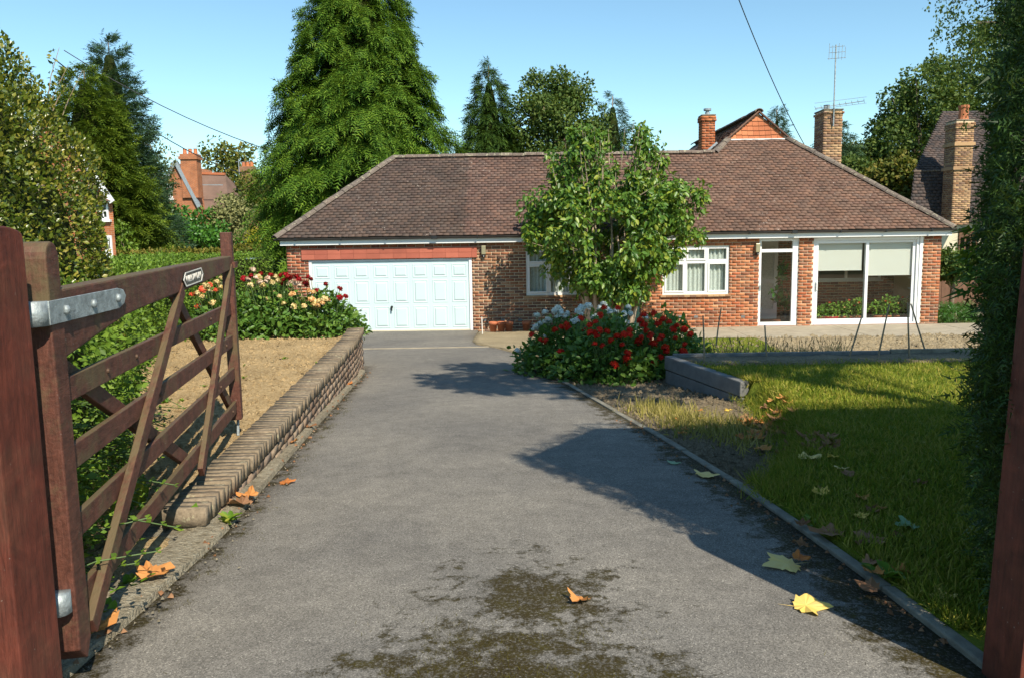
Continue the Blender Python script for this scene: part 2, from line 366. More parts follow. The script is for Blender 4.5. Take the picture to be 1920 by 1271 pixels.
def tile_extra(t, c):
    x = t.xyz()
    # three batches of tiles along the roof: dark brown over the garage, a pinkish run, then red-brown
    wob = t.math('ADD', x[0], t.math('MULTIPLY', t.noise(2.0, 2), .5))
    k = t.ramp(t.math('ADD', t.math('MULTIPLY', wob, .05), .45), [(.0, (.66, .70, .68)), (.404, (.66, .70, .68)), (.41, (.98, .90, .84)), (.55, (1.0, .93, .84)), (.75, (1.14, 1.02, .88)), (1, (1.16, 1.04, .88))])
    c = t.mix(1, c, k, 'MULTIPLY')
    wm = t.math('MULTIPLY', t.ramp(t.noise(16, 3, .7), [(.64, 0.0), (.69, 1.0)]), t.ramp(t.noise(1.1, 2), [(.42, .0), (.6, .9)]))
    return t.mix(wm, c, (.48, .42, .37))
TL = [(.128, .086, .074), (.145, .092, .077), (.112, .078, .07), (.138, .095, .082), (.155, .098, .08), (.122, .078, .068)]
M['tile'] = m_pieces('roof_tile', TL, .9, 50, .2, .5, None, tile_extra)
M['ridge'] = m_pieces('ridge_tile', [(.15, .12, .10), (.13, .105, .09), (.17, .135, .11), (.145, .11, .09)], .95, 40, .35, .6, ((.30, .27, .19), .56, 11))
M['tile_red'] = m_pieces('red_hanging_tile', [(.50, .17, .075), (.54, .20, .09), (.46, .15, .065)], .8, 40, .15, .3)
M['tile_dark'] = m_pieces('dark_roof_tile', [(.075, .06, .058), (.09, .068, .062), (.062, .053, .052), (.105, .075, .065)], .9, 40, .2, .4)
M['tile_far'] = m_pieces('far_roof_tile', [(.17, .11, .085), (.20, .125, .095), (.15, .10, .08)], .9, 20, .15, .3)
M['tile_orange'] = m_pieces('orange_ridge_tile', [(.48, .17, .07), (.42, .15, .07)], .8, 20, .15, .3)
M['leaf_yellow'] = m_leaf('fallen_leaf_yellow', [(.78, .48, .06), (.88, .62, .16), (.90, .70, .36)], .65, .2, .2, 14)
M['leaf_orange'] = m_leaf('fallen_leaf_orange', [(.42, .13, .035), (.58, .24, .07), (.62, .32, .12)], .7, .2, .2, 14)
M['leaf_brown'] = m_leaf('fallen_leaf_brown', [(.17, .075, .035), (.28, .14, .07), (.36, .20, .11)], .75, .15, .2, 14)
M['leaf_green'] = m_leaf('fallen_leaf_pale', [(.25, .40, .22), (.36, .48, .30)], .65, .2, .2, 14)
def m_brick_far(name, a, b, mo):
    t = NT(name); x = t.xyz(); cb = t.n('ShaderNodeCombineXYZ'); t.t.links.new(t.math('ADD', x[0], x[1]), cb.inputs[0]); t.t.links.new(x[2], cb.inputs[1])
    bt = t.n('ShaderNodeTexBrick'); t.t.links.new(cb.outputs[0], bt.inputs['Vector']); t.set(bt, 'Color1', a); t.set(bt, 'Color2', b); t.set(bt, 'Mortar', mo); bt.inputs['Scale'].default_value = 1.0
    bt.inputs['Brick Width'].default_value = .225; bt.inputs['Row Height'].default_value = .075; bt.inputs['Mortar Size'].default_value = .006
    c = t.mix(1, bt.outputs['Color'], t.ramp(t.noise(2.2, 4), [(.3, .78), (.7, 1.15)]), 'MULTIPLY')
    return t.pbr(c, .9, 0, None, .2)
M['brick_far'] = m_brick_far('distant_brick', (.40, .13, .05), (.30, .10, .045), (.42, .30, .20)); M['brick_far2'] = m_brick_far('distant_brown_brick', (.26, .13, .07), (.20, .10, .06), (.34, .26, .18))
# ground
def m_asphalt():
    t = NT('asphalt'); x = t.xyz()
    ag = t.vor(210, out='Color'); agb = t.n('ShaderNodeRGBToBW'); t.t.links.new(ag, agb.inputs[0])
    c = t.ramp(agb.outputs[0], [(.12, (.110, .102, .090)), (.5, (.19, .177, .157)), (.85, (.27, .252, .222)), (.97, (.46, .43, .38))])
    c = t.mix(1, c, t.ramp(t.noise(.8, 4), [(.3, (.80, .80, .81)), (.7, (1.14, 1.12, 1.08))]), 'MULTIPLY')
    c = t.mix(1, c, t.ramp(t.noise(7, 4, .7), [(.35, .84), (.65, 1.1)]), 'MULTIPLY')
    # moss: in the middle by the gateway and along both kerbs
    def blob(cx, cy, rx, ry):
        dx = t.math('DIVIDE', t.math('SUBTRACT', x[0], cx), rx); dy = t.math('DIVIDE', t.math('SUBTRACT', x[1], cy), ry)
        return t.math('SUBTRACT', 1.0, t.math('SQRT', t.math('ADD', t.math('MULTIPLY', dx, dx), t.math('MULTIPLY', dy, dy))), True)
    mids = t.math('MAXIMUM', blob(.0, 2.25, 1.15, 1.25), t.math('MULTIPLY', blob(.05, 3.3, .9, 1.1), .62))
    ex = t.math('ABSOLUTE', t.math('ADD', x[0], t.math('MULTIPLY', x[1], .055)))     # distance from the drive's centre line
    left = t.ramp(t.math('SUBTRACT', t.math('MULTIPLY', x[0], -1.0), t.math('MULTIPLY', x[1], .062)), [(.93, 0.0), (1.0, 1.0)])
    lft = t.math('MULTIPLY', t.math('SUBTRACT', t.math('SUBTRACT', t.math('MULTIPLY', x[0], -1.0), t.math('MULTIPLY', t.math('MAXIMUM', t.math('SUBTRACT', x[1], 4.2), 0.0), .078)), 1.36), 2.4, True)
    rb = t.math('ADD', x[0], t.math('MULTIPLY', t.math('POWER', t.math('MAXIMUM', t.math('SUBTRACT', x[1], 3.5), 0.0), 1.6), .042))
    rgt = t.math('MULTIPLY', t.math('SUBTRACT', rb, 1.08), 1.7, True)
    near = t.math('MAXIMUM', lft, rgt); near = t.math('MULTIPLY', near, t.ramp(t.math('MULTIPLY', x[1], .08), [(.9, 1.0), (1, 0.0)]))
    amt = t.math('MAXIMUM', mids, near)
    mk = t.math('SUBTRACT', t.math('ADD', amt, t.math('MULTIPLY', t.math('SUBTRACT', t.noise(6.5, 9, .82), .5), 2.3)), .40)
    mk = t.ramp(mk, [(.0, 0.0), (.16, 1.0)])
    mk = t.math('MULTIPLY', mk, t.ramp(t.noise(75, 4, .7), [(.36, .25), (.50, 1.0)]))
    sp = t.math('MULTIPLY', t.ramp(t.noise(24, 7, .8), [(.63, 0.0), (.67, .75)]), t.ramp(t.noise(1.7, 3), [(.40, .0), (.62, 1.0)])); mk = t.math('MAXIMUM', mk, sp)
    mo = t.ramp(t.math('ADD', t.math('MULTIPLY', t.noise(9, 4), .5), t.math('MULTIPLY', t.noise(130, 4, .7), .5)), [(.3, (.030, .019, .006)), (.55, (.048, .036, .006)), (.75, (.085, .074, .008))])
    c = t.mix(mk, c, mo)
    h = t.math('ADD', agb.outputs[0], t.math('MULTIPLY', mk, t.math('MULTIPLY', t.noise(110, 4, .7), 2.5)))
    return t.pbr(c, .9, 0, t.bump(h, .55, .012), .25)
M['asphalt'] = m_asphalt()
def m_soil(name, a, b, c3, sc=28, bs=.9):
    t = NT(name); f = t.noise(sc, 7, .7); c = t.ramp(f, [(.28, a), (.5, b), (.72, c3)])
    c = t.mix(1, c, t.ramp(t.noise(1.6, 4), [(.3, .8), (.7, 1.15)]), 'MULTIPLY')
    c = t.mix(t.ramp(t.vor(34, out='Distance'), [(.06, .8), (.16, 0.0)]), c, tuple(min(1, v * 1.6) for v in c3))
    return t.pbr(c, .95, 0, t.bump(t.math('ADD', f, t.noise(sc * 3, 4)), bs, .03), .15)
M['soil'] = m_soil('dry_soil', (.25, .165, .08), (.47, .33, .165), (.62, .47, .27))
M['soil_dark'] = m_soil('bed_soil', (.12, .09, .055), (.25, .195, .125), (.36, .30, .20))
M['gravel'] = m_soil('stony_bed', (.24, .18, .10), (.42, .33, .20), (.56, .47, .32), 40)
def m_lawn():
    t = NT('lawn_turf'); f = t.noise(45, 6, .7); c = t.ramp(f, [(.3, (.085, .13, .014)), (.55, (.155, .20, .024)), (.75, (.24, .25, .05))])
    c = t.mix(1, c, t.ramp(t.noise(1.1, 4), [(.3, (.72, .85, .75)), (.7, (1.3, 1.08, 1.1))]), 'MULTIPLY')
    return t.pbr(c, .95, 0, t.bump(f, .8, .03), .1)
M['lawn'] = m_lawn()
M['haunch'] = m_soil('rough_mortar', (.15, .125, .08), (.29, .25, .18), (.40, .36, .27), 22)
M['ground'] = m_soil('verge_ground', (.05, .06, .02), (.09, .10, .03), (.16, .14, .06), 3)
M['path'] = m_plain('patio_concrete', (.34, .29, .21), .95, 0, .2, 5, bump=.4, bscale=70)
# ------------------------------------------------------------------ the setting
def grid_sheet(name, xs_fn, ys, nx, zfn, mat, kind='structure', skirt=.12):
    """sheet of rows: xs_fn(y)->(x0,x1)"""
    V = []; Fs = []
    for y in ys:
        a, b = xs_fn(y)
        for k in range(nx + 1):
            x = a + (b - a) * k / nx; V.append((x, y, zfn(x, y)))
    n1 = nx + 1; ny = len(ys)
    for r in range(ny - 1):
        for k in range(nx): Fs.append((r * n1 + k, r * n1 + k + 1, (r + 1) * n1 + k + 1, (r + 1) * n1 + k))
    if skirt:
        ring = [k for k in range(n1)] + [r * n1 + nx for r in range(1, ny)] + [(ny - 1) * n1 + k for k in range(nx - 1, -1, -1)] + [r * n1 for r in range(ny - 2, 0, -1)]
        b0 = len(V); V += [(V[i][0], V[i][1], V[i][2] - skirt) for i in ring]; m = len(ring)
        for q in range(m): Fs.append((ring[q], b0 + q, b0 + (q + 1) % m, ring[(q + 1) % m]))
    o = link(name, mesh_np(name, V, Fs, True), mat); return tag(o, kind=kind)
def interp(pts):
    ys = [p[0] for p in pts]; xs = [p[1] for p in pts]
    return lambda y: float(np.interp(y, ys, xs))
_h = rng.random((64, 64))
def vnoise(x, y):
    x0, y0 = math.floor(x), math.floor(y); fx, fy = x - x0, y - y0; fx = fx * fx * (3 - 2 * fx); fy = fy * fy * (3 - 2 * fy)
    g = lambda i, j: _h[i % 64, j % 64]
    return (g(x0, y0) * (1 - fx) + g(x0 + 1, y0) * fx) * (1 - fy) + (g(x0, y0 + 1) * (1 - fx) + g(x0 + 1, y0 + 1) * fx) * fy - .5
def base_z(y): return min(gz(y), .03) - .10 if y < 10 else float(np.interp(y, [10, 13], [gz(10) - .1, -1.02]))
ys = [-400, -120, -40, -10, 0, 1] + list(np.arange(2, 24, 2.0)) + [30, 45, 70, 120, 250, 600, 1500]
grid_sheet('ground', lambda y: (-1200, 1200), ys, 8, lambda x, y: base_z(y), M['ground'], skirt=0)
DL = interp([(-4, -1.62), (4.2, -1.62), (6.66, -1.83), (9.2, -2.01), (11.0, -2.14), (12.6, -2.3), (13.2, -3.6), (14, -5.3), (20.3, -5.4)])
DR = interp([(-4, 1.66), (2.6, 1.64), (3.6, 1.59), (4.9, 1.47), (6.4, 1.26), (8.9, .84), (10.3, .62), (11.2, .40), (11.85, .19), (13, .04), (14.1, .05), (15.2, -.30), (16.0, -.72), (16.8, -.85), (20.3, -.86)])
dy = list(np.arange(-4, 20.31, .3)); dy[-1] = 20.4
def drive_z(x, y):
    return min(gz(y), .06) + .012 * vnoise(x * .8, y * .6) + .02 * (1 - min(1, (x / 1.6) ** 2)) * (1 if y < 12 else 0)
grid_sheet('driveway', lambda y: (DL(y), DR(y)), dy, 14, drive_z, M['asphalt'], skirt=.45)
# thin pale channel across the drive before the garage
mb = MB()
for k in range(4):
    x0 = -5.2 + k * 1.25; x1 = x0 + 1.235
    if x0 > -.5: break
    y0 = 15.45; mb.box((x0, y0 - .03, gz(y0) - .02), (min(x1, -.45), y0 + .03, gz(y0) + .012))
tag(mb.build('threshold_strip', M['path']), kind='structure')
# left: concrete strip between gate and drive, kerb haunch at the foot of the wall
tag(grid_sheet('concrete_apron', lambda y: (-2.15, -1.66), list(np.arange(3.25, 4.5, .2)), 4, lambda x, y: gz(y) + .03 + .012 * vnoise(x * 9, y * 9), M['haunch'], skirt=.08), kind='structure')
mb = MB(); yy = list(np.arange(.5, 12.0, .35))
for a, b in zip(yy[:-1], yy[1:]):
    for (p, q) in ((a, b - .004),):
        za, zb = gz(p) + .032 + .01 * vnoise(p * 7, 3), gz(q) + .032 + .01 * vnoise(q * 7, 3)
        w0, w1 = (.12, .12)
        mb.add([(DL(p) - w0, p, za + .02), (DL(p) + .02, p, za), (DL(q) + .02, q, zb), (DL(q) - w1, q, zb + .02),
                (DL(p) - w0, p, za - .1), (DL(p) + .05, p, za - .1), (DL(q) + .05, q, zb - .1), (DL(q) - w1, q, zb - .1)],
               [(0, 1, 2, 3), (1, 5, 6, 2), (0, 4, 5, 1), (3, 2, 6, 7)])
tag(mb.build('kerb_haunch', M['haunch']), kind='structure')
# left raised bed of dry soil
WL = interp([(4.25, -1.82), (6.66, -1.97), (9.2, -2.15), (11.07, -2.28), (12.4, -2.44)])       # centre line of the low wall
def bed_z(x, y):
    if y < 4.3: top = gz(y) + .02
    elif y < 4.6: top = gz(y) + .02 + (y - 4.3) / .3 * (-.045 - gz(y) - .02)
    else: top = -.045 + .03 * (x + 2) * -.2
    return top + .035 * vnoise(x * 3, y * 3) + .03 * vnoise(x * 9, y * 9)
grid_sheet('soil_bed', lambda y: (-9.0, (WL(y) - .08) if y > 4.3 else -1.73), [2.2, 2.8, 3.4, 4.0, 4.29] + list(np.arange(4.4, 13.2, .16)), 44, bed_z, M['soil'], skirt=.5)
# right: kerb of concrete edging lengths
kerb = tag(link('kerb', None, None), kind='structure')
pts = []
y = .6
while y < 13.4:
    pts.append((DR(y), y)); y += .915 if y < 10 else .5
for k, ((xa, ya), (xb, yb)) in enumerate(zip(pts[:-1], pts[1:])):
    d = np.array([xb - xa, yb - ya]); L = np.hypot(*d); d /= L; g = .006
    a = np.array([xa + d[0] * g, ya + d[1] * g, gz(ya) - .042 + random.uniform(-.006, .006)]); b = np.array([xb - d[0] * g, yb - d[1] * g, gz(yb) - .042 + random.uniform(-.006, .006)])
    m1 = MB(); m1.bar(a + [.028, 0, 0], b + [.028, 0, 0], .058, .13); m1.build('edging_stone', M['concrete'], kerb, bevel=.008)
# right: bed next to the kerb
FOOT = interp([(2.0, 1.70), (3.6, 1.66), (4.9, 1.55), (5.5, 1.85), (6.2, 2.15), (7.2, 2.3), (8.38, 2.47), (9.99, 1.97), (10.2, 1.97)])
grid_sheet('flower_bed', lambda y: (DR(y) + .06, 3.4), list(np.arange(4.2, 14.6, .2)), 16, lambda x, y: gz(y) - .01 + .03 * vnoise(x * 5, y * 5) + .02 * vnoise(x * 13, y * 13), M['soil_dark'], skirt=.3)
LAWN_Z = -.09
def lawn_z(x, y):
    f = FOOT(y); zf = gz(y) + .025
    t = max(0, min(1, (x - f) / (.26 if y < 8.3 else .02))); t = t * t * (3 - 2 * t)
    top = max(zf, LAWN_Z - .05 * max(0, 5.5 - y) * .4)
    return zf + (top - zf) * t + .018 * vnoise(x * 2, y * 2)
grid_sheet('lawn', lambda y: (FOOT(y) + (.06 if y > 8.38 else 0), 9.0), list(np.arange(2.2, 9.95, .15)), 60, lawn_z, M['lawn'], skirt=.25)
grid_sheet('border_soil', lambda y: (FOOT(y) + .08, 9.0), [9.35, 9.55, 9.75, 9.94], 30, lambda x, y: LAWN_Z + .022 + .03 * vnoise(x * 6, y * 9), M['soil_dark'], skirt=.2)
# ground between that lawn and the house
def low_z(x, y):
    t = max(0, min(1, (y - 10.15) / 3.6)); return -.16 + t * (-.86 + .16) + .03 * vnoise(x * 4, y * 4)
grid_sheet('stony_bed', lambda y: (2.15, 14), [10.16, 11, 12, 13, 13.8] + list(np.arange(14.2, 17.9, .25)), 50, low_z, M['gravel'], skirt=.3)
grid_sheet('front_bed', lambda y: (max(DR(y) + .02, -.84), 2.12), list(np.arange(13.6, 19.5, .3)), 20, lambda x, y: gz(y) + .02 + .03 * vnoise(x * 5, y * 5), M['gravel'], skirt=.2)
grid_sheet('small_lawn', lambda y: (3.2, 5.35 + .25 * vnoise(y, 4)), list(np.arange(14.6, 17.7, .25)), 20, lambda x, y: low_z(x, y) + .03, M['lawn'], skirt=.05)
mb = MB(); x = -.83
while x < 12.5:
    y0 = 19.5 if x < 1.6 else 17.9
    mb.box((x, y0 + .004, -1.0), (x + .895, 20.29, -.885 - (.03 if x < 1.6 else .01) + random.uniform(-.004, .004))); x += .9
tag(mb.build('patio', M['path']), kind='structure')
tag(MB().box((12.6, 17.5, -1.0), (14.0, 24, -.87)).build('side_path', M['path']), kind='structure')
# the road beyond the left hedge
tag(MB().box((-90, 40.5, -1.0), (-7, 47, -.80)).build('road', M['tarmac_far']), kind='structure')
# ------------------------------------------------------------------ the bungalow
YF = 20.3; ZB = -.93; ZT = 1.36; XL, XR = -5.65, 10.87
house = thing('bungalow', 'long red brick bungalow with hipped brown tiled roof and white double garage door', 'house', (2.5, 23, ZB))
OPEN = [(-5.11, -.985, -.93, .955), (.38, 2.06, -.02, 1.16), (3.84, 5.53, -.06, 1.16), (6.28, 7.28, -.93, 1.36), (7.65, 10.42, -.93, 1.36)]
def cells(x0, x1, z0, z1, openings):
    xs = sorted({x0, x1, *[v for o in openings for v in o[:2] if x0 < v < x1]}); zs = sorted({z0, z1, *[v for o in openings for v in o[2:] if z0 < v < z1]})
    for a, b in zip(xs[:-1], xs[1:]):
        for c, d in zip(zs[:-1], zs[1:]):
            mx, mz = (a + b) / 2, (c + d) / 2
            if not any(o[0] < mx < o[1] and o[2] < mz < o[3] for o in openings): yield a, b, c, d
def courses(x0, x1, z0, z1, openings, L=.225, H=.075, J=.0135, ph=0):
    out = []; r = 0; z = z0
    while z < z1 - .02:
        zt = min(z + H - J, z1); mz = (z + zt) / 2
        free = [(x0, x1)]
        for o in openings:
            if o[2] - .02 < mz < o[3] + .02:
                free = [q for (a, b) in free for q in ((a, min(b, o[0])), (max(a, o[1]), b)) if q[1] - q[0] > .02]
        x = x0 - (L / 2 if (r + ph) % 2 else 0)
        while x < x1:
            a, b = x, x + L - J
            for (fa, fb) in free:
                p, q = max(a, fa), min(b, fb)
                if q - p > .03: out.append((p, q, z, zt))
            x += L
        z += H; r += 1
    return out
def brick_arrays(B, place):
    """place(box)->8 world verts"""
    V = np.array([place(b) for b in B]).reshape(-1, 3)
    q = np.array([(0, 3, 2, 1), (4, 5, 6, 7), (0, 1, 5, 4), (1, 2, 6, 5), (2, 3, 7, 6), (3, 0, 4, 7)])
    return V, (q[None] + (np.arange(len(B)) * 8)[:, None, None]).reshape(-1, 4)
def bx8(x0, y0, z0, x1, y1, z1): return [(x0, y0, z0), (x1, y0, z0), (x1, y1, z0), (x0, y1, z0), (x0, y0, z1), (x1, y0, z1), (x1, y1, z1), (x0, y1, z1)]
mb = MB()
for a, b, c, d in cells(XL, XR, ZB - .1, ZT, OPEN): mb.box((a, YF + .008, c), (b, YF + .21, d))
wall = mb.build('wall', M['mortar'], house)
BL = courses(XL, XR, ZB, ZT, OPEN)
full = [b for b in BL if b[1] - b[0] > .21]
keep = sorted(full, key=lambda b: abs((b[0] + b[1]) / 2 - 5.0) + (6 if b[0] < 3.0 and b[0] > -.9 and b[2] > -2 and b[0] > .9 else 0))[:300]; ks = set(keep)
jit = lambda: random.uniform(-.0025, .0025)
V, Fc = brick_arrays([b for b in BL if b not in ks], lambda b: (lambda j: bx8(b[0], YF + j, b[2] + jit(), b[1], YF + .1, b[3] + jit()))(jit()))
tag(link('brickwork', mesh_np('brickwork', V - org(wall), Fc), M['brick'], wall), kind='stuff')
bme = [mesh_np('brick', np.array(bx8(-.107, jit(), -.032, .107, .1, .032 + jit())), np.array([(0, 3, 2, 1), (4, 5, 6, 7), (0, 1, 5, 4), (1, 2, 6, 5), (2, 3, 7, 6), (3, 0, 4, 7)])) for _ in range(4)]
ow = org(wall)
for b in keep:
    link('brick', random.choice(bme), M['brick'], wall, tuple(np.array(((b[0] + b[1]) / 2, YF + jit(), (b[2] + b[3]) / 2)) - ow))
# porch reveals and the pier sides
def side_bricks(x, face, y0, y1, z0=ZB, z1=ZT):
    B = courses(y0, y1, z0, z1, [], ph=1); e = .012 * face
    return brick_arrays(B, lambda b: bx8(min(x, x + e), b[0], b[2], max(x, x + e), b[1], b[3]))
mb = MB(); mb.box((XL + .0, YF + .211, ZB - .1), (XL + .2, 25.4, ZT)).box((XR - .2, YF + .211, ZB - .1), (XR, 31, ZT)).box((XL + .2, 25.2, ZB - .1), (3.2, 25.4, ZT)).box((3.0, 25.41, ZB - .1), (3.2, 31, ZT)).box((3.2, 30.8, ZB - .1), (XR - .2, 31, ZT))
ww = mb.build('outer_wall', M['mortar'], house)
tag(leafobj('brickwork', cat_np([side_bricks(XL + .001, -1, YF + .02, 25.4), side_bricks(XR - .001, 1, YF + .02, 31.0)]), M['brick'], ww), kind='stuff')
# --- roof
PITCHR = math.atan(.82); ct, st = cos(PITCHR), sin(PITCHR)
E0 = (20.05, 1.50); EL, ER, D1, D2, XC = -5.86, 11.05, 2.66, 3.17, 7.05
RZ1, RY1 = E0[1] + .82 * D1, E0[0] + D1; GZ2, GY2 = E0[1] + .82 * D2, E0[0] + D2
HW = ER - XC - D2; RIDGE2 = GZ2 + .86 * HW + .02
YB1 = RY1 + D1; YB2 = 31.3
deck = MB()
P_ = lambda x, y, z: (x, y, z)
gl, gr = XC - HW, XC + HW
xv = gl - (GZ2 - RZ1) / .82                      # where the wing ridge meets the main hip
deck.quad(P_(EL, *E0), P_(ER, *E0), P_(gr, GY2, GZ2), P_(gl, GY2, GZ2), P_(xv, RY1, RZ1), P_(EL + D1, RY1, RZ1))
deck.quad(P_(EL, E0[0], E0[1]), P_(EL + D1, RY1, RZ1), P_(EL, YB1, E0[1]))
deck.quad(P_(EL, YB1, E0[1]), P_(EL + D1, RY1, RZ1), P_(xv + 1, RY1, RZ1), P_(XC - 4.0, YB1, E0[1]))
deck.quad(P_(XC, GY2 - .08, RIDGE2), P_(gl - .06, GY2 - .08, GZ2), P_(XC - 4.0, GY2 + .1, E0[1]), P_(XC - 4.0, YB2, E0[1]), P_(XC, YB2, RIDGE2))
deck.quad(P_(XC, GY2 - .08, RIDGE2), P_(XC, YB2, RIDGE2), P_(ER, YB2, E0[1]), P_(ER, E0[0], E0[1]), P_(gr, GY2, GZ2))
deck.quad(P_(XC - 4.0, YB2, E0[1]), P_(ER, YB2, E0[1]), P_(XC, YB2, RIDGE2))
dk = np.array(deck.v); deck.v = [tuple(p - np.array((0, 0, .03))) for p in dk]
roof = deck.build('roof', M['tile_dark'], house)
def tile_rows(o, u, v, vmax, ulo, uhi, gauge=.112, wid=.168):
    o, u, v = (np.asarray(q, float) for q in (o, u, v)); n = np.cross(u, v); n = n / np.linalg.norm(n)
    if n[2] < 0: n = -n
    out = []; r = 0; t = 0.0
    while t < vmax - .03:
        lo, hi = ulo(t + gauge * .5), uhi(t + gauge * .5); x = math.floor(lo / wid) * wid - (wid / 2 if r % 2 else 0)
        while x < hi:
            a, b = max(x + .002, lo), min(x + wid - .002, hi)
            if b - a > .025: out.append((a, b, t, r))
            x += wid
        t += gauge; r += 1
    def place(q):
        a, b, t, r = q; l = .022 + random.uniform(-.005, .012); tw = random.uniform(-.003, .003); s0 = t + random.uniform(-.004, .004)
        lo0, lo1 = o + v * s0, o + v * (s0 + .15)
        th = .013
        return [lo0 + u * a + n * (l + tw), lo0 + u * b + n * (l - tw), lo1 + u * b + n * .001, lo1 + u * a + n * .001,
                lo0 + u * a + n * (l + th + tw), lo0 + u * b + n * (l + th - tw), lo1 + u * b + n * (.001 + th), lo1 + u * a + n * (.001 + th)]
    return out, place
def fr_lo(t): return EL + t * ct if t * ct < D1 else xv + (t * ct - D1)
def fr_hi(t): return ER - t * ct
TT, tplace = tile_rows((0, E0[0], E0[1]), (1, 0, 0), (0, ct, st), D2 / ct, fr_lo, fr_hi)
tk = [q for q in TT if q[3] < 5 and q[1] - q[0] > .15 and (q[0] < .2 or q[0] > 4.4)][:300]; tks = set(tk)
V, Fc = brick_arrays([q for q in TT if q not in tks], tplace); L = [(V, Fc)]
# left hip end, left slope of the main roof, gablet cheeks
T2, p2 = tile_rows((EL, 0, E0[1]), (0, 1, 0), (ct, 0, st), D1 / ct, lambda t: E0[0] + t * ct, lambda t: YB1 - t * ct); L.append(brick_arrays(T2, p2))
vm = (XC - (XC - 4.0)) / ct
T3, p3 = tile_rows((XC - 4.0, 0, E0[1]), (0, 1, 0), (ct, 0, st), 3.98 / ct, lambda t: max(GY2 - .08, 0) if t * ct > 4.0 - HW else max(GY2 + .1, RY1 + max(0, D1 - t * ct)), lambda t: 29.0)
T3 = [q for q in T3 if q[2] * ct > .95]; L.append(brick_arrays(T3, p3))
tag(leafobj('roof_tiles', cat_np(L), M['tile'], roof), kind='stuff')
ro = org(roof)
for q in tk:
    P8 = np.array(tplace(q)); c = P8.mean(0)
    me = mesh_np('tile', P8 - c, np.array([(0, 3, 2, 1), (4, 5, 6, 7), (0, 1, 5, 4), (1, 2, 6, 5), (2, 3, 7, 6), (3, 0, 4, 7)]))
    link('tile', me, M['tile'], roof, tuple(c - ro))
def half_tiles(name, p, q, r=.115, ln=.33, mat=None, parent=roof, lift=.02):
    p, q = np.asarray(p, float), np.asarray(q, float); d = q - p; L = np.linalg.norm(d); d /= L; n = max(1, round(L / ln)); sd = np.cross(d, (0, 0, 1.0)); sd /= np.linalg.norm(sd); up = np.cross(sd, d)
    for k in range(n):
        a = p + d * (k * L / n); b = p + d * ((k + 1) * L / n - .008); m = MB(); V = []
        rr = r * random.uniform(.96, 1.04); dz = random.uniform(-.006, .008)
        for (c, e) in ((a, 1.04), (b, .97)):
            for ro_ in (rr, rr - .02):
                for i in range(7):
                    t = pi * (i / 6) ; V.append(c + sd * (cos(t) * ro_ * e) + up * (sin(t) * ro_ * e * .75 + lift + dz - .03))
        Fs = []
        for i in range(6): Fs += [(i, i + 1, 15 + i, 14 + i), (7 + i + 1, 7 + i, 21 + i, 22 + i), (i + 1, i, 7 + i, 8 + i), (14 + i, 15 + i, 22 + i, 21 + i)]
        Fs += [(0, 14, 21, 7), (6, 13, 27, 20)]
        m.add(V, Fs).build(name, mat or M['ridge'], parent)
half_tiles('ridge_tile', (EL + D1, RY1, RZ1 + .02), (xv, RY1, RZ1 + .02))
half_tiles('hip_tile', (EL, E0[0], E0[1] + .02), (EL + D1, RY1, RZ1 + .02)); half_tiles('hip_tile', (ER, E0[0], E0[1] + .02), (gr, GY2, GZ2 + .02)); half_tiles('hip_tile', (xv, RY1, RZ1 + .02), (gl, GY2, GZ2 + .02))
half_tiles('ridge_tile', (XC, GY2 - .14, RIDGE2 + .02), (XC, YB2, RIDGE2 + .02), ln=.45)
# gablet: red hanging tiles under two verges
gab = MB().prism([(gl, GY2 - .02, GZ2), (gr, GY2 - .02, GZ2), (XC, GY2 - .02, RIDGE2 - .02)], (0, .1, 0)).build('gablet', M['mortar'], roof)
r = 0; z = GZ2 + .03
while z < RIDGE2 - .08:
    hw = HW * (1 - (z - GZ2) / (RIDGE2 - GZ2)) - .03; x = -hw
    while x < hw:
        w_ = min(.165, hw - x)
        if w_ > .03:
            sag = .05 * (1 - ((x + w_ / 2) / HW) ** 2)
            MB().add(*[[(XC + x + .003, GY2 - .045, z - sag), (XC + x + w_ - .003, GY2 - .045, z - sag), (XC + x + w_ - .003, GY2 - .022, z + .15 - sag), (XC + x + .003, GY2 - .022, z + .15 - sag),
                        (XC + x + .003, GY2 - .025, z - sag), (XC + x + w_ - .003, GY2 - .025, z - sag)], [(0, 1, 2, 3), (0, 4, 5, 1)]]).build('tile', M['tile_red'], gab)
        x += .165
    z += .13; r += 1
for sg in (-1, 1): MB().bar((XC + sg * (HW + .05), GY2 - .07, GZ2 + .02), (XC, GY2 - .07, RIDGE2 + .03), .10, .035).build('verge', M['tile'], gab)
MB().box((gl - .02, GY2 - .075, GZ2 - .02), (gr + .02, GY2 - .03, GZ2 + .012)).build('flashing', M['white'], gab)
# fascia, soffit, gutter
MB().box((EL + .10, E0[0] + .085, 1.33), (ER - .02, E0[0] + .115, 1.485)).build('fascia', M['white'], house)
MB().box((EL + .10, E0[0] + .116, 1.335), (ER - .02, YF - .002, 1.36)).build('soffit', M['white'], house)
MB().box((EL + .10, E0[0] + .116, 1.33), (EL + .125, YB1, 1.485)).build('fascia', M['white'], house)
MB().box((ER - .045, E0[0] + .116, 1.33), (ER - .02, YB2, 1.485)).build('fascia', M['white'], house)
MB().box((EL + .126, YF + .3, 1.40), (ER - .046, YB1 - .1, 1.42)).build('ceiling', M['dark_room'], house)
gut = MB(); x = EL - .02; n = 7
prof = [(cos(pi + pi * i / n) * .056, sin(pi + pi * i / n) * .056) for i in range(n + 1)]; prof = prof + [(c * .9, s * .9) for c, s in prof[::-1]]
gut.prism([(EL - .02, E0[0] + .025 + c, 1.50 + s) for c, s in prof], (ER - EL + .06, 0, 0)); gutter = gut.build('gutter', M['gutter'], house)
x = EL + .5
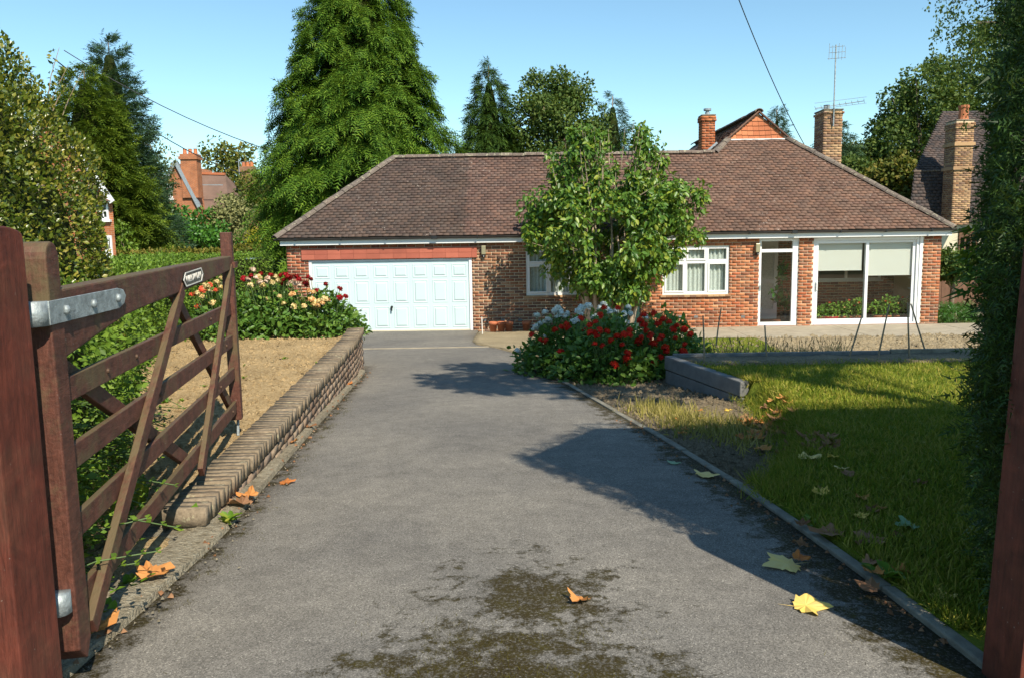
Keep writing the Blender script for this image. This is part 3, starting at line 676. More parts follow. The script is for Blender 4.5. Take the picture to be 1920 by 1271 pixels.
while x < ER: MB().box((x, E0[0] - .036, 1.436), (x + .03, E0[0] + .084, 1.51)).build('gutter_bracket', M['black'], gutter); x += 1.13
for x in (-1.95, 7.0): MB().box((x, E0[0] - .04, 1.438), (x + .13, E0[0] + .083, 1.515)).build('gutter_joint', M['black'], gutter)
MB().tube([(3.25, 20.02, 1.44), (3.25, 20.02, 1.36), (3.25, 20.25, 1.22), (3.25, 20.25, -.86)], .034, 8).build('downpipe', M['black'], house)
# chimneys
def chimney(x0, x1, y0, y1, z0, z1, cap, mat):
    c = MB().box((x0 + .01, y0 + .01, z0), (x1 - .01, y1 - .01, z1)).build('chimney', M['mortar'], roof)
    L = []
    for r in range(int((z1 - z0) / .075)):
        z = z0 + r * .075; e = .03 if z > z1 - cap else 0; zt = z + .064
        a0, a1, b0, b1 = x0 - e, x1 + e, y0 - e, y1 + e
        def run(lo, hi, f):
            x = lo - (.1125 if r % 2 else 0)
            while x < hi:
                p, q = max(x, lo), min(x + .214, hi)
                if q - p > .03: L.append(f(p, q))
                x += .225
        run(a0, a1, lambda p, q: bx8(p, b0, z, q, b0 + .06, zt)); run(a0, a1, lambda p, q: bx8(p, b1 - .06, z, q, b1, zt))
        run(b0 + .07, b1 - .07, lambda p, q: bx8(a0, p, z, a0 + .06, q, zt)); run(b0 + .07, b1 - .07, lambda p, q: bx8(a1 - .06, p, z, a1, q, zt))
    tag(leafobj('brickwork', brick_arrays(L, lambda b: b), mat, c), kind='stuff')
    MB().box((x0 - .02, y0 - .02, z1), (x1 + .02, y1 + .02, z1 + .04)).build('capping', M['concrete'], c, bevel=.015)
    return c
cR = chimney(9.45, 10.02, 24.6, 25.35, 2.2, 5.08, .15, M['brick_chim'])
MB().lathe((9.62, 24.85, 5.11), [(.09, 0), (.085, .13), (.1, .15), (.06, .15)], 10).build('chimney_pot', M['lead'], cR)
cL = chimney(5.73, 6.12, 24.3, 24.75, 3.2, 4.93, .20, M['brick_red'])
MB().lathe((5.93, 24.5, 4.96), [(.075, 0), (.07, .1), (.05, .1), (.05, .13), (.115, .14), (.115, .2), (.0, .21)], 12).build('chimney_pot', M['lead'], cL)
MB().bar((5.66, 24.28, 3.66), (6.2, 24.28, 4.12), .03, .13).build('flashing', M['lead'], cL)
# --- garage door: frame and 24 raised panels
gx0, gx1, gz0, gz1 = -5.11, -.985, -.885, .955
fr = MB().box((gx0, YF + .01, gz0), (gx0 + .075, YF + .1, gz1)).box((gx1 - .075, YF + .01, gz0), (gx1, YF + .1, gz1)).box((gx0 + .076, YF + .01, gz1 - .05), (gx1 - .076, YF + .1, gz1)).build('garage_frame', M['white'], house)
gd = MB().box((gx0 + .08, YF + .045, gz0 + .012), (gx1 - .08, YF + .08, gz1 - .055)).build('garage_door', M['door_white'], house)
wx = (gx1 - gx0 - .16) / 8; rows = [(-.80, -.245), (-.165, .415), (.475, .815)]
for (za, zb) in rows:
    for k in range(8):
        a = gx0 + .08 + k * wx + .055; b = a + wx - .11; y = YF + .046; e = .045
        MB().add([(a, y, za), (b, y, za), (b, y, zb), (a, y, zb), (a + .012, y - .012, za + .012), (b - .012, y - .012, za + .012), (b - .012, y - .012, zb - .012), (a + .012, y - .012, zb - .012),
                  (a + e, y - .004, za + e), (b - e, y - .004, za + e), (b - e, y - .004, zb - e), (a + e, y - .004, zb - e),
                  (a + e + .03, y - .02, za + e + .03), (b - e - .03, y - .02, za + e + .03), (b - e - .03, y - .02, zb - e - .03), (a + e + .03, y - .02, zb - e - .03)],
                 [(i + o, (i + 1) % 4 + o, (i + 1) % 4 + o + 4, i + o + 4) for o in (0, 4, 8) for i in range(4)] + [(12, 13, 14, 15)]).build('panel', M['door_white'], gd)
for k in (1, 2, 3, 5, 6, 7, 4):
    MB().box((gx0 + .08 + k * wx - .003, YF + .041, gz0 + .015), (gx0 + .08 + k * wx + .003, YF + .046, gz1 - .06)).build('seam', M['door_white'], gd)
hx = gx0 + .08 + 4 * wx
MB().tube([(hx, YF + .04, -.26), (hx, YF - .01, -.26)], .03, 10).box((hx - .016, YF - .03, -.36), (hx + .016, YF - .008, -.24)).build('handle', M['black'], gd)
MB().box((gx0 + .09, YF + .02, gz0), (gx1 - .09, YF + .045, gz0 + .035)).build('weather_strip', M['cream_paint'], gd)
# two courses of red tiles over the garage door
lin = MB().box((-5.25, YF - .012, .958), (-.87, YF + .0, 1.235)).build('garage_lintel', M['red_lintel'], house)
for (za, zb, pr) in ((.965, 1.095, .055), (1.10, 1.23, .045)):
    x = -5.27
    while x < -.9: MB().box((x + .002, YF - pr, za), (min(x + .33, -.85) - .002, YF - .0125, zb), .0015).build('lintel_tile', M['red_lintel'], lin); x += .33
# --- windows
def window(x0, x1, z0, z1, zt, label=None):
    y = YF + .035; t = .052; w_ = MB().box((x0, y, z0), (x1, y + .06, z0 + t)).box((x0, y, z1 - t), (x1, y + .06, z1)).box((x0, y, z0 + t + .001), (x0 + t, y + .06, z1 - t - .001)).box((x1 - t, y, z0 + t + .001), (x1, y + .06, z1 - t - .001)).build('window', M['white'], house)
    c = [x0 + t, x0 + (x1 - x0) * .345, x0 + (x1 - x0) * .665, x1 - t]; fm = MB()
    for q in c[1:3]: fm.box((q - .028, y + .001, z0 + t + .001), (q + .028, y + .058, z1 - t - .001))
    for k in range(3):
        a, b = c[k] + (.029 if k else .001), c[k + 1] - (.029 if k < 2 else .001)
        fm.box((a, y + .002, zt - .028), (b, y + .057, zt + .028))
        for (za, zb, op) in ((z0 + t + .001, zt - .029, k != 1), (zt + .029, z1 - t - .001, k == 1 or k == 0)):
            s = .042 if op else .02; yy = y - (.018 if op else -.004)
            fm.box((a, yy, za), (a + s, y + .05, zb)).box((b - s, yy, za), (b, y + .05, zb)).box((a + s + .001, yy, za), (b - s - .001, y + .05, za + s)).box((a + s + .001, yy, zb - s), (b - s - .001, y + .05, zb))
            MB().box((a + s, y + .025, za + s), (b - s, y + .031, zb - s)).build('pane', M['glass'], w_)
    fm.build('frame', M['white'], w_, bevel=.004)
    s = MB(); x = x0 - .06
    while x < x1 + .05: s.box((x + .003, YF - .05, z0 - .06), (min(x + .15, x1 + .06) - .003, YF + .034, z0 - .012), .001); x += .15
    s.build('sill', M['brick_chim'], w_)
    m = MB(); n = 90; yy = YF + .16
    P = [(x0 + .02 + (x1 - x0 - .04) * i / n, yy + .03 * sin(i * 1.1 + .6 * sin(i * .37))) for i in range(n + 1)]
    V = [(px, py, z0 - .02) for px, py in P] + [(px, py, z1 + .02) for px, py in P]
    m.add(V, [(i, i + 1, n + 2 + i, n + 1 + i) for i in range(n)]).build('curtain', M['net'], w_, True)
    return w_
window(.38, 2.06, -.02, 1.16, .77); window(3.84, 5.53, -.06, 1.16, .77)
# soldier course over the windows is in the wall; rooms behind
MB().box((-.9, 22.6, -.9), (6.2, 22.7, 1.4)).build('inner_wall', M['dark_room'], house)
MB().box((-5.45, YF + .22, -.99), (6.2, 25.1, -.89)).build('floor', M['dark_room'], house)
# --- porch: glazed entrance and sliding door
fl = MB().box((6.21, YF + .02, -.99), (10.67, 22.4, -.895)).build('floor', M['tile_red'], house)
e = MB(); y = YF + .03
e.box((6.28, y, -.89), (6.345, y + .07, 1.33)).box((7.13, y, -.89), (7.215, y + .07, 1.33)).box((6.346, y, 1.25), (7.129, y + .07, 1.33)).box((6.346, y, .97), (7.129, y + .07, 1.05)).box((6.346, y, -.89), (7.129, y + .07, -.80))
ent = e.build('entrance_frame', M['white'], house, bevel=.006)
MB().box((6.345, y + .03, -.80), (7.13, y + .036, .97)).build('pane', M['glass'], ent); MB().box((6.345, y + .03, 1.05), (7.13, y + .036, 1.25)).build('pane', M['glass'], ent)
MB().box((6.30, y - .035, .02), (6.33, y - .001, .14)).build('handle', M['galv'], ent)
MB().box((7.216, y + .002, -.89), (7.28, y + .3, 1.33)).build('jamb', M['white'], ent)
s = MB(); x0, x1 = 7.65, 10.33; xm = 9.0
s.box((x0, y, -.89), (x0 + .06, y + .09, 1.335)).box((x1 - .06, y, -.89), (x1, y + .09, 1.335)).box((x0 + .061, y, 1.24), (x1 - .061, y + .09, 1.335)).box((x0 + .061, y, -.89), (x1 - .061, y + .09, -.85))
sd = s.build('sliding_door', M['white'], house, bevel=.006)
for (a, b, yy) in ((x0 + .062, xm + .06, y - .002), (xm - .02, x1 - .062, y + .045)):
    t = .075; lf = MB().box((a, yy, -.848), (a + t, yy + .04, 1.238)).box((b - t, yy, -.848), (b, yy + .04, 1.238)).box((a + t + .001, yy, -.848), (b - t - .001, yy + .04, -.74)).box((a + t + .001, yy, 1.17), (b - t - .001, yy + .04, 1.238)).build('sash', M['white'], sd, bevel=.004)
    MB().box((a + t, yy + .018, -.74), (b - t, yy + .024, 1.17)).build('pane', M['glass'], lf)
MB().box((x0 + .09, y - .05, .0), (x0 + .12, y - .004, .2)).box((x0 + .075, y - .012, -.02), (x0 + .135, y - .003, .22)).build('handle', M['white'], sd)
MB().box((10.335, y - .02, -.89), (10.42, y + .12, 1.335)).build('jamb', M['white'], sd, bevel=.01)
for (a, b, zb) in ((7.74, 8.94, .50), (9.02, 10.2, .36)):
    V = []; n = 10
    bl = MB().box((a, YF + .14, zb), (b, YF + .144, 1.19)).box((a, YF + .13, zb - .02), (b, YF + .154, zb)).build('blind', M['blind'], house)
# inside: brick back wall with a long window, inner front door
bo = [(7.9, 10.3, .12, 1.2)]
mb = MB()
for a, b, c, d in cells(7.33, 10.67, -.895, 1.39, bo): mb.box((a, 22.3, c), (b, 22.4, d))
iw = mb.build('inner_wall', M['mortar'], house)
tag(leafobj('brickwork', brick_arrays(courses(7.33, 10.66, -.89, 1.39, bo), lambda b: bx8(b[0], 22.29, b[2], b[1], 22.33, b[3])), M['brick'], iw), kind='stuff')
b2 = courses(YF + .3, 22.28, -.89, 1.36, [])
iwf = MB().box((7.9, 22.31, .12), (10.3, 22.36, .18)).box((7.9, 22.31, 1.14), (10.3, 22.36, 1.2))
for xx in (7.9, 8.5, 9.3, 10.24): iwf.box((xx, 22.311, .181), (xx + .07, 22.36, 1.139))
iwf.build('inner_window', M['white'], iw)
MB().box((7.86, 22.22, .085), (10.34, 22.289, .12)).build('inner_sill', M['white'], iw)
di = MB().box((6.60, 22.0, -.89), (6.68, 22.06, 1.33)).box((7.22, 22.0, -.89), (7.32, 22.06, 1.33)).box((6.681, 22.0, 1.1), (7.219, 22.06, 1.33)).box((6.681, 22.0, .08), (7.219, 22.06, .2)).box((6.681, 22.0, -.89), (7.219, 22.06, -.62)).build('inner_door', M['white'], house)
MB().box((6.68, 22.03, -.62), (7.22, 22.035, .08)).box((6.68, 22.03, .2), (7.22, 22.035, 1.1)).build('frosted_pane', M['net'], di)
MB().box((6.2, YF + .22, -.89), (6.21, 22.4, 1.39)).build('side_lining', M['dark_room'], house)
# soffit wood over the porch, air bricks
for (px, py) in ((909, 600), (943, 600), (975, 600), (1275, 594), (1305, 594), (1393, 594)):
    p = atY(px, py, YF); MB().box((p[0] - .05, YF - .006, p[2] - .03), (p[0] + .05, YF + .002, p[2] + .03)).build('air_vent', M['slab'], wall)
# security lights
def wall_light(px, py, label):
    p = atY(px, py, YF); t = thing('wall_light', label, 'wall light', (p[0], YF, p[2]), 0, None)
    MB().box((p[0] - .055, YF - .11, p[2] - .02), (p[0] + .055, YF - .004, p[2] + .2)).build('lamp_body', M['brass'], t, bevel=.012)
    MB().lathe((p[0], YF - .06, p[2] - .10), [(.0, 0), (.045, .01), (.05, .05), (.045, .079)], 10).build('motion_sensor', M['black'], t, True)
    MB().box((p[0] - .02, YF - .05, p[2] - .03), (p[0] + .02, YF - .003, p[2] - .02)).build('bracket', M['black'], t)
    MB().lathe((p[0], YF - .113, p[2] - .065), [(.0, -.014), (.014, 0), (.0, .014)], 8).build('lens', M['white'], t)
wall_light(907, 476, 'beige security lamp with black sensor on brick wall beside the garage door')
wall_light(1419, 472, 'beige security lamp with black sensor on brick wall beside the porch entrance')
# TV aerial
ae = thing('tv_aerial', 'metal television aerial on mast above the pale brick chimney', 'aerial', (9.72, 24.55, 4.6))
MB().tube([(9.72, 24.55, 4.6), (9.72, 24.55, 6.95)], .02, 8).build('mast', M['galv'], ae)
b = MB()
for k, z in enumerate((6.55, 6.72, 6.88)): b.tube([(9.48 + .03 * k, 24.55, z), (10.0 - .02 * k, 24.5, z + .02)], .008, 5)
for k in range(6): xx = 9.50 + .095 * k; b.tube([(xx, 24.5, 6.5 + .04 * (k % 2)), (xx + .01, 24.5, 6.98 - .05 * (k % 3))], .007, 5)
b.build('upper_antenna', M['galv'], ae)
b = MB().tube([(9.15, 24.5, 5.12), (10.55, 24.4, 5.30)], .012, 5)
for k in range(9): t = k / 8; c = np.array((9.15 + 1.4 * t, 24.5 - .1 * t, 5.12 + .18 * t)); b.tube([c + (-.12, -.25, .02), c + (.12, .25, -.02)], .006, 4)
for s_ in (-.08, .1): b.tube([(9.05, 24.3, 5.14 + s_), (10.58, 24.3, 5.30 + s_)], .006, 4)
b.build('lower_antenna', M['galv'], ae); MB().bar((9.72, 24.57, 4.7), (9.72, 24.6, 4.9), .12, .04).build('bracket', M['iron'], ae)
# ------------------------------------------------------------------ gate and posts
GD = np.array([-.171, .985, 0]); GD /= np.linalg.norm(GD); GN = np.array([GD[1], -GD[0], 0]); GH = np.array([-1.52, 2.55, 0])
def gp(s, z, n=0.0): return GH + GD * s + GN * n + np.array([0, 0, z])
gate = thing('field_gate', 'open brown stained wooden five-bar gate with crossed braces', 'gate', (GH[0], GH[1], .0))
def gprism(poly, n0, n1): return MB().prism([gp(s, z, n0) for s, z in poly], GN * (n1 - n0))
LG = 3.58
arc = [(.05 + .055 * cos(t), 1.405 + .055 * sin(t)) for t in np.linspace(0, pi, 9)]
gprism([(-.005, .09), (.06, .03), (.105, .09)] + arc, -.045, .045).build('heel_stile', M['gate'], gate, bevel=.006)
gprism([(LG - .085, .10), (LG, .10), (LG, 1.52), (LG - .085, 1.52)], -.04, .04).build('head_stile', M['gate'], gate, bevel=.006)
top = [(.106, 1.302), (.5, 1.306), (LG - .086, 1.345), (LG - .086, 1.245), (2.4, 1.20), (1.2, 1.165), (.8, 1.15), (.35, 1.10), (.106, 1.07)]
gprism(top[::-1], -.038, .038).build('top_rail', M['gate'], gate, bevel=.008)
for z in (.995, .755, .51, .25): gprism([(.106, z - .088), (LG - .086, z - .088), (LG - .086, z), (.106, z)], -.0125, .0125).build('rail', M['gate'], gate, bevel=.004)
def brace(s0, z0, s1, z1, n0, n1, wd=.075):
    d = np.array([s1 - s0, z1 - z0]); d /= np.linalg.norm(d); p = np.array([-d[1], d[0]]) * wd / 2
    a, b = np.array([s0, z0]), np.array([s1, z1])
    gprism([tuple(a - p), tuple(b - p), tuple(b + p), tuple(a + p)], n0, n1).build('brace', M['gate'], gate, bevel=.004)
brace(.15, .10, 1.87, 1.20, .0135, .045); brace(2.05, .11, 3.47, 1.26, .0135, .045)
brace(.15, 1.06, 2.0, .19, -.045, -.0135); brace(1.90, 1.185, 3.47, .20, -.045, -.0135)
st = gprism([(-.03, 1.195), (.68, 1.19), (.75, 1.205), (.78, 1.235), (.75, 1.262), (.68, 1.272), (-.03, 1.272)], .046, .052).build('hinge_strap', M['galv'], gate, bevel=.002)
MB().tube([gp(-.035, 1.195, .0), gp(-.035, 1.272, .0)], .05, 12).build('hinge_knuckle', M['galv'], st, True)
for s in (.10, .37, .66): MB().tube([gp(s, 1.233, .052), gp(s, 1.233, .062), gp(s, 1.233, .068)], [.017, .016, .004], 10).build('bolt', M['galv'], st, True)
MB().tube([gp(-.03, .24, 0), gp(-.03, .31, 0)], .04, 10).build('lower_hinge', M['galv'], gate, True)
for (s, z) in ((.6, .95), (1.0, .95), (2.7, .95), (1.35, .71), (3.2, .71), (.9, .465), (2.9, .465), (3.3, .205), (3.53, .9)):
    MB().tube([gp(s, z, .0126), gp(s, z, .021)], [.012, .008], 8).build('bolt', M['iron'], gate)
MB().tube([gp(LG + .012, 1.2, .0), gp(LG + .012, .12, .0), gp(LG - .01, .07, 0), gp(LG - .04, -.03, .0)], .011, 8).build('drop_bolt', M['galv'], gate)
gprism([(LG - .10, 1.30), (LG + .03, 1.30), (LG + .03, 1.255), (LG - .10, 1.255)], .041, .06).build('latch', M['gate'], gate)
# name plate
pl = [(1.86, 1.232), (1.90, 1.208), (2.30, 1.222), (2.34, 1.254), (2.30, 1.288), (1.90, 1.278)]
pl = [(1.85, 1.243), (1.905, 1.205), (2.33, 1.217), (2.38, 1.258), (2.33, 1.298), (1.905, 1.284)]
plate = gprism(pl, .0385, .046).build('name_plate', M['plate_black'], gate)
inn = [((s - 2.115) * .93 + 2.115, (z - 1.25) * .86 + 1.25) for s, z in pl]; m = MB(); n = 6
m.add([gp(s, z, .0462) for s, z in pl] + [gp(s, z, .0462) for s, z in inn] + [gp(s, z, .0485) for s, z in pl] + [gp(s, z, .0485) for s, z in inn],
      [(6 + n + i, 6 + n + (i + 1) % n + 0, n * 3 + (i + 1) % n, n * 3 + i) for i in range(0)] + [(2 * n + i, 2 * n + (i + 1) % n, 3 * n + (i + 1) % n, 3 * n + i) for i in range(n)] +
      [(i, (i + 1) % n, 2 * n + (i + 1) % n, 2 * n + i) for i in range(n)] + [(n + i, 3 * n + i, 3 * n + (i + 1) % n, n + (i + 1) % n) for i in range(n)])
m.build('plate_border', M['plate_white'], plate)
cu = bpy.data.curves.new('lettering', 'FONT'); cu.body = 'WILLOW DEN'; cu.size = .052; cu.extrude = .0012; cu.align_x = 'CENTER'; cu.align_y = 'CENTER'
tmp = bpy.data.objects.new('tmp_text', cu); COL.objects.link(tmp)
tm = bpy.data.meshes.new_from_object(tmp.evaluated_get(bpy.context.evaluated_depsgraph_get())); bpy.data.objects.remove(tmp)
tv = np.zeros(len(tm.vertices) * 3); tm.vertices.foreach_get('co', tv); tv = tv.reshape(-1, 3); tv[:, 0] *= .40 / (tv[:, 0].max() - tv[:, 0].min())
co = np.array([gp(2.115 + a, 1.25 + b + a * .03, .0475 + c) for a, b, c in tv]) - org(plate)
tm.vertices.foreach_set('co', co.ravel().astype(np.float32)); tm.update(); tm.name = 'lettering'; link('lettering', tm, M['plate_white'], plate)
# posts
def post(x0, x1, y0, y1, top, label, lean=0.0):
    t = thing('gate_post', label, 'gate post', ((x0 + x1) / 2, (y0 + y1) / 2, -.12)); m = MB()
    zs = [-.12, top - .16]; V = []; ym = (y0 + y1) / 2; hw = (y1 - y0) / 2; n = 10
    prof = [(y0, -.12), (y1, -.12), (y1, top - .03)] + [(ym + hw * cos(a), top - .03 + .03 * sin(a)) for a in np.linspace(0, pi, n)[1:-1]] + [(y0, top - .03)]
    m.prism([(x0 + lean * z, y, z) for y, z in prof], (x1 - x0, 0, 0)); m.build('shaft', M['post'], t, bevel=.012); return t
post(-1.66, -1.45, 2.204, 2.405, 1.505, 'reddish brown timber gate post beside the open five-bar gate')
pr = post(1.62, 1.82, 2.42, 2.62, 1.50, 'dark brown timber gate post shaded by the tall conifer hedge', .035)
# ------------------------------------------------------------------ low brick wall along the drive
gw = thing('garden_wall', 'low weathered brick retaining wall with brick-on-edge coping along the drive', 'wall', (-2.0, 8, -.4))
def wtop(y): return float(np.interp(y, [4.2, 11.1, 12.4], [.0, .075, .085]))
cme = [mesh_np('coping_brick', np.array(bx8(-.118, -.034, -.10, .118, .034, .0)) + np.random.default_rng(k).uniform(-.0035, .0035, (8, 3)), np.array([(0, 3, 2, 1), (4, 5, 6, 7), (0, 1, 5, 4), (1, 2, 6, 5), (2, 3, 7, 6), (3, 0, 4, 7)])) for k in range(5)]
og = org(gw); y = 4.27; core = MB()
while y < 12.5:
    a = math.atan2(WL(y + .1) - WL(y - .1), .2)
    link('coping_brick', random.choice(cme), M['wallbrick'], gw, tuple(np.array([WL(y) + random.uniform(-.006, .006), y, wtop(y) + random.uniform(-.003, .003)]) - og), (random.uniform(-.03, .03), random.uniform(-.03, .03), -a))
    y += .0765
yy = list(np.arange(4.25, 12.5, .25))
for a, b in zip(yy[:-1], yy[1:]):
    for sg in (1,):
        V = [(WL(a) - .095, a, -.9), (WL(a) + .095, a, -.9), (WL(b) + .095, b, -.9), (WL(b) - .095, b, -.9)]; V += [(x, q, wtop(q) - .006) for x, q, _ in V]
        core.add(V, [(4, 5, 6, 7), (1, 2, 6, 5), (3, 0, 4, 7)] + ([(0, 1, 5, 4)] if a == yy[0] else []) + ([(2, 3, 7, 6)] if b == yy[-1] else []))
core.build('mortar_core', M['haunch'], gw)
sme = [mesh_np('brick', np.array(bx8(-.012, -.106, -.032, .0, .106, .032)) + np.random.default_rng(k + 20).uniform(-.0035, .0035, (8, 3)), np.array([(0, 3, 2, 1), (4, 5, 6, 7), (0, 1, 5, 4), (1, 2, 6, 5), (2, 3, 7, 6), (3, 0, 4, 7)])) for k in range(5)]
nb = 0
for r in range(9):
    y = 4.36 + (.112 if r % 2 else 0)
    while y < 12.4 and nb < 300:
        z = wtop(y) - .147 - r * .076
        if z > gz(y) - .02:
            a = math.atan2(WL(y + .1) - WL(y - .1), .2); link('brick', random.choice(sme), M['wallbrick_side'], gw, tuple(np.array([WL(y) + .108 + random.uniform(-.004, .004), y, z]) - og), (0, random.uniform(-.02, .02), -a)); nb += 1
        y += .226
# ------------------------------------------------------------------ hedges, shrubs, flowers
def jitter_dirs(base, amt): return norm(base + rng.normal(size=base.shape) * amt)
def box_shell(n, a, b, top_w=1.0, faces='xXyYz'):
    """points on the faces of a box with outward normals"""
    a, b = np.asarray(a, float), np.asarray(b, float); e = b - a
    ar = {'x': e[1] * e[2], 'X': e[1] * e[2], 'y': e[0] * e[2], 'Y': e[0] * e[2], 'z': e[0] * e[1] * top_w}
    tot = sum(ar[f] for f in faces); P = []; Q = []
    for f in faces:
        k = max(1, int(n * ar[f] / tot)); u = rng.random((k, 3)) * e + a; nn = np.zeros((k, 3))
        if f == 'x': u[:, 0] = a[0]; nn[:, 0] = -1
        if f == 'X': u[:, 0] = b[0]; nn[:, 0] = 1
        if f == 'y': u[:, 1] = a[1]; nn[:, 1] = -1
        if f == 'Y': u[:, 1] = b[1]; nn[:, 1] = 1
        if f == 'z': u[:, 2] = b[2]; nn[:, 2] = 1
        P.append(u); Q.append(nn)
    return np.concatenate(P), np.concatenate(Q)
def lumpy(P, Nn, amp, sc):
    d = np.array([vnoise(p[0] * sc + p[2] * 1.7 * sc, p[1] * sc + p[2] * sc) for p in P]); return P + Nn * (d * amp * 2)[:, None]
def hedge(name, label, path, width, z0, z1, n, size, mat, tmpl=LEAF4, rough=.06, core=True, cat='hedge', lump=.08, group=None):
    """trimmed hedge along a polyline [(x,y),...]; z1 may be a function of the fraction along"""
    p = np.array(path, float); seg = np.linalg.norm(np.diff(p, axis=0), axis=1); tot = seg.sum()
    t = thing(name, label, cat, (p[0][0], p[0][1], z0), 0, group); L = []; cm = MB(); acc = 0
    for k in range(len(seg)):
        d = np.append((p[k + 1] - p[k]) / seg[k], 0); nrm = np.array([-d[1], d[0], 0]); h = z1((acc + seg[k] / 2) / tot) if callable(z1) else z1
        P, Nn = box_shell(int(n * seg[k] / tot), (0, -width / 2, z0), (seg[k], width / 2, h), 1.3, 'xXyYz' if len(seg) == 1 else ('x' if k == 0 else '') + ('X' if k == len(seg) - 1 else '') + 'yYz')
        P = lumpy(P, Nn, lump, 1.7); P = P + rng.normal(size=P.shape) * rough
        # round the shoulders
        over = np.clip((P[:, 2] - (h - .15)) / .15, 0, 1); P[:, 1] *= 1 - .16 * over ** 2
        W = np.array([p[k][0], p[k][1], 0]) + P[:, :1] * d + P[:, 1:2] * nrm + P[:, 2:] * np.array([0, 0, 1.0])
        WN = Nn[:, :1] * d + Nn[:, 1:2] * nrm + Nn[:, 2:] * np.array([0, 0, 1.0])
        D = jitter_dirs(WN * .5 + np.array([0, 0, .35]), .8); L.append(scatter(*tmpl, W, D, jitter_dirs(WN + np.array([0, 0, .4]), .55), size * rng.uniform(.65, 1.25, len(W))))
        if core:
            c0 = np.array([p[k][0], p[k][1], 0]); w2 = width / 2 - .09
            cm.prism([c0 + nrm * -w2 + [0, 0, z0], c0 + nrm * w2 + [0, 0, z0], c0 + nrm * w2 * .9 + [0, 0, h - .1], c0 + nrm * -w2 * .9 + [0, 0, h - .1]], d * seg[k])
        acc += seg[k]
    leafobj('foliage', cat_np(L), mat, t)
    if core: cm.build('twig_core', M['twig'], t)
    return t
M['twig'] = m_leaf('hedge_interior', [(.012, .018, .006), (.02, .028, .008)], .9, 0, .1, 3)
def clump_crown(clumps, per, size, tmpl, mat, parent, up=.35, name='crown', inner=.35, spread=.8):
    """clumps: list of (centre, radii)"""
    L = []
    for (c, r) in clumps:
        P, Nn = lump_pts(per, c, r, inner); D = jitter_dirs(Nn * .6 + np.array([0, 0, -.15]), spread); N2 = jitter_dirs(Nn + np.array([0, 0, up]), .5)
        L.append(scatter(*tmpl, P, D, N2, size * rng.uniform(.6, 1.3, per)))
    return leafobj(name, cat_np(L), mat, parent)
def broad_tree(name, label, cat, x, y, z0, crown_c, crown_r, ncl, rc, per, size, mat, trunk_r=.15, bark=None, up=.35, group=None, tmpl=LEAF4, gap=.0, flat=1.0, bare=0):
    t = thing(name, label, cat, (x, y, z0), 0, group); cl = []; tr = MB(); cc = np.array([x, y, 0.0]) + np.array(crown_c); cr = np.array(crown_r, float)
    tr.tube([(x, y, z0 - .1), (x + .03, y, z0 + (cc[2] - z0) * .5), tuple(cc)], [trunk_r * 1.2, trunk_r * .9, trunk_r * .5], 8)
    for k in range(ncl):
        d = rdir(1)[0]; q = .35 + .62 * random.random() ** .5; c = cc + d * cr * q
        r = rc * random.uniform(.65, 1.25); cl.append((c, (r, r, r * .8 * flat)))
        if k % 3 == 0: b = np.array([x, y, z0 + (cc[2] - z0) * random.uniform(.4, 1.0)]); tr.tube([b, (b + c) / 2 + (0, 0, -.1), c], [trunk_r * .35, trunk_r * .22, trunk_r * .08], 5)
    tr.build('trunk', bark or M['bark'], t, True); clump_crown(cl, per, size, tmpl, mat, t, up); return t
def conifer(name, label, x, y, z0, H, R0, nb, spb, size, mat, droop=.3, kexp=.85, tmin=.04, group=None, rise=.0, tmpl=FROND, jit=.25, trunk_r=.22, open_=.35, seed=None, cat='conifer tree', core=.5, lw=1.0, tuck=1.0):
    t = thing(name, label, cat, (x, y, z0), 0, group); L = []
    MB().tube([(x, y, z0 - .1), (x, y, z0 + H * .5), (x, y, z0 + H * .97)], [trunk_r, trunk_r * .55, .02], 8).build('trunk', M['bark'], t, True)
    Pp = []; Dd = []; Nn_ = []; S = []
    for k in range(nb):
        f = tmin + (1 - tmin) * (1 - (1 - (k + .5) / nb) ** .62); f = min(f, .995)
        a = k * 2.39996 + random.uniform(-.3, .3); R = R0 * (1 - f) ** kexp * min(1, tuck + (1 - tuck) * f / .3) * random.uniform(1 - jit, 1 + jit * .5) + .12
        out = np.array([cos(a), sin(a), 0]); side = np.array([-sin(a), cos(a), 0]); zb = z0 + H * f
        u = open_ + (1 - open_) * rng.random(spb) ** .7; lat = rng.normal(size=spb) * lw * (.10 + .16 * R * (1.15 - u)) 
        zz = zb + rise * R * u - droop * R * u ** 2 + rng.normal(size=spb) * .10
        P = np.array([x, y, 0]) + out * (R * u)[:, None] + side * lat[:, None] + np.array([0, 0, 1.0]) * zz[:, None]
        D = out + side * (lat * .9)[:, None] + np.array([0, 0, 1.0]) * (rise - 1.6 * droop * u + rng.normal(size=spb) * .3)[:, None]
        Pp.append(P); Dd.append(D + rng.normal(size=P.shape) * .3); Nn_.append(np.array([0, 0, 1.0]) + out * .5 + rng.normal(size=P.shape) * .35); S.append(size * rng.uniform(.6, 1.3, spb) * (.55 + .45 * min(1, R / (R0 * .5))))
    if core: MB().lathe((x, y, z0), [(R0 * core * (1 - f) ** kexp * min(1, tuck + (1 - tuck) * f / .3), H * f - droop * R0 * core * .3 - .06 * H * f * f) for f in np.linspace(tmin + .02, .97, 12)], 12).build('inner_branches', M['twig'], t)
    leafobj('crown', scatter(*tmpl, np.concatenate(Pp), np.concatenate(Dd), np.concatenate(Nn_), np.concatenate(S)), mat, t); return t
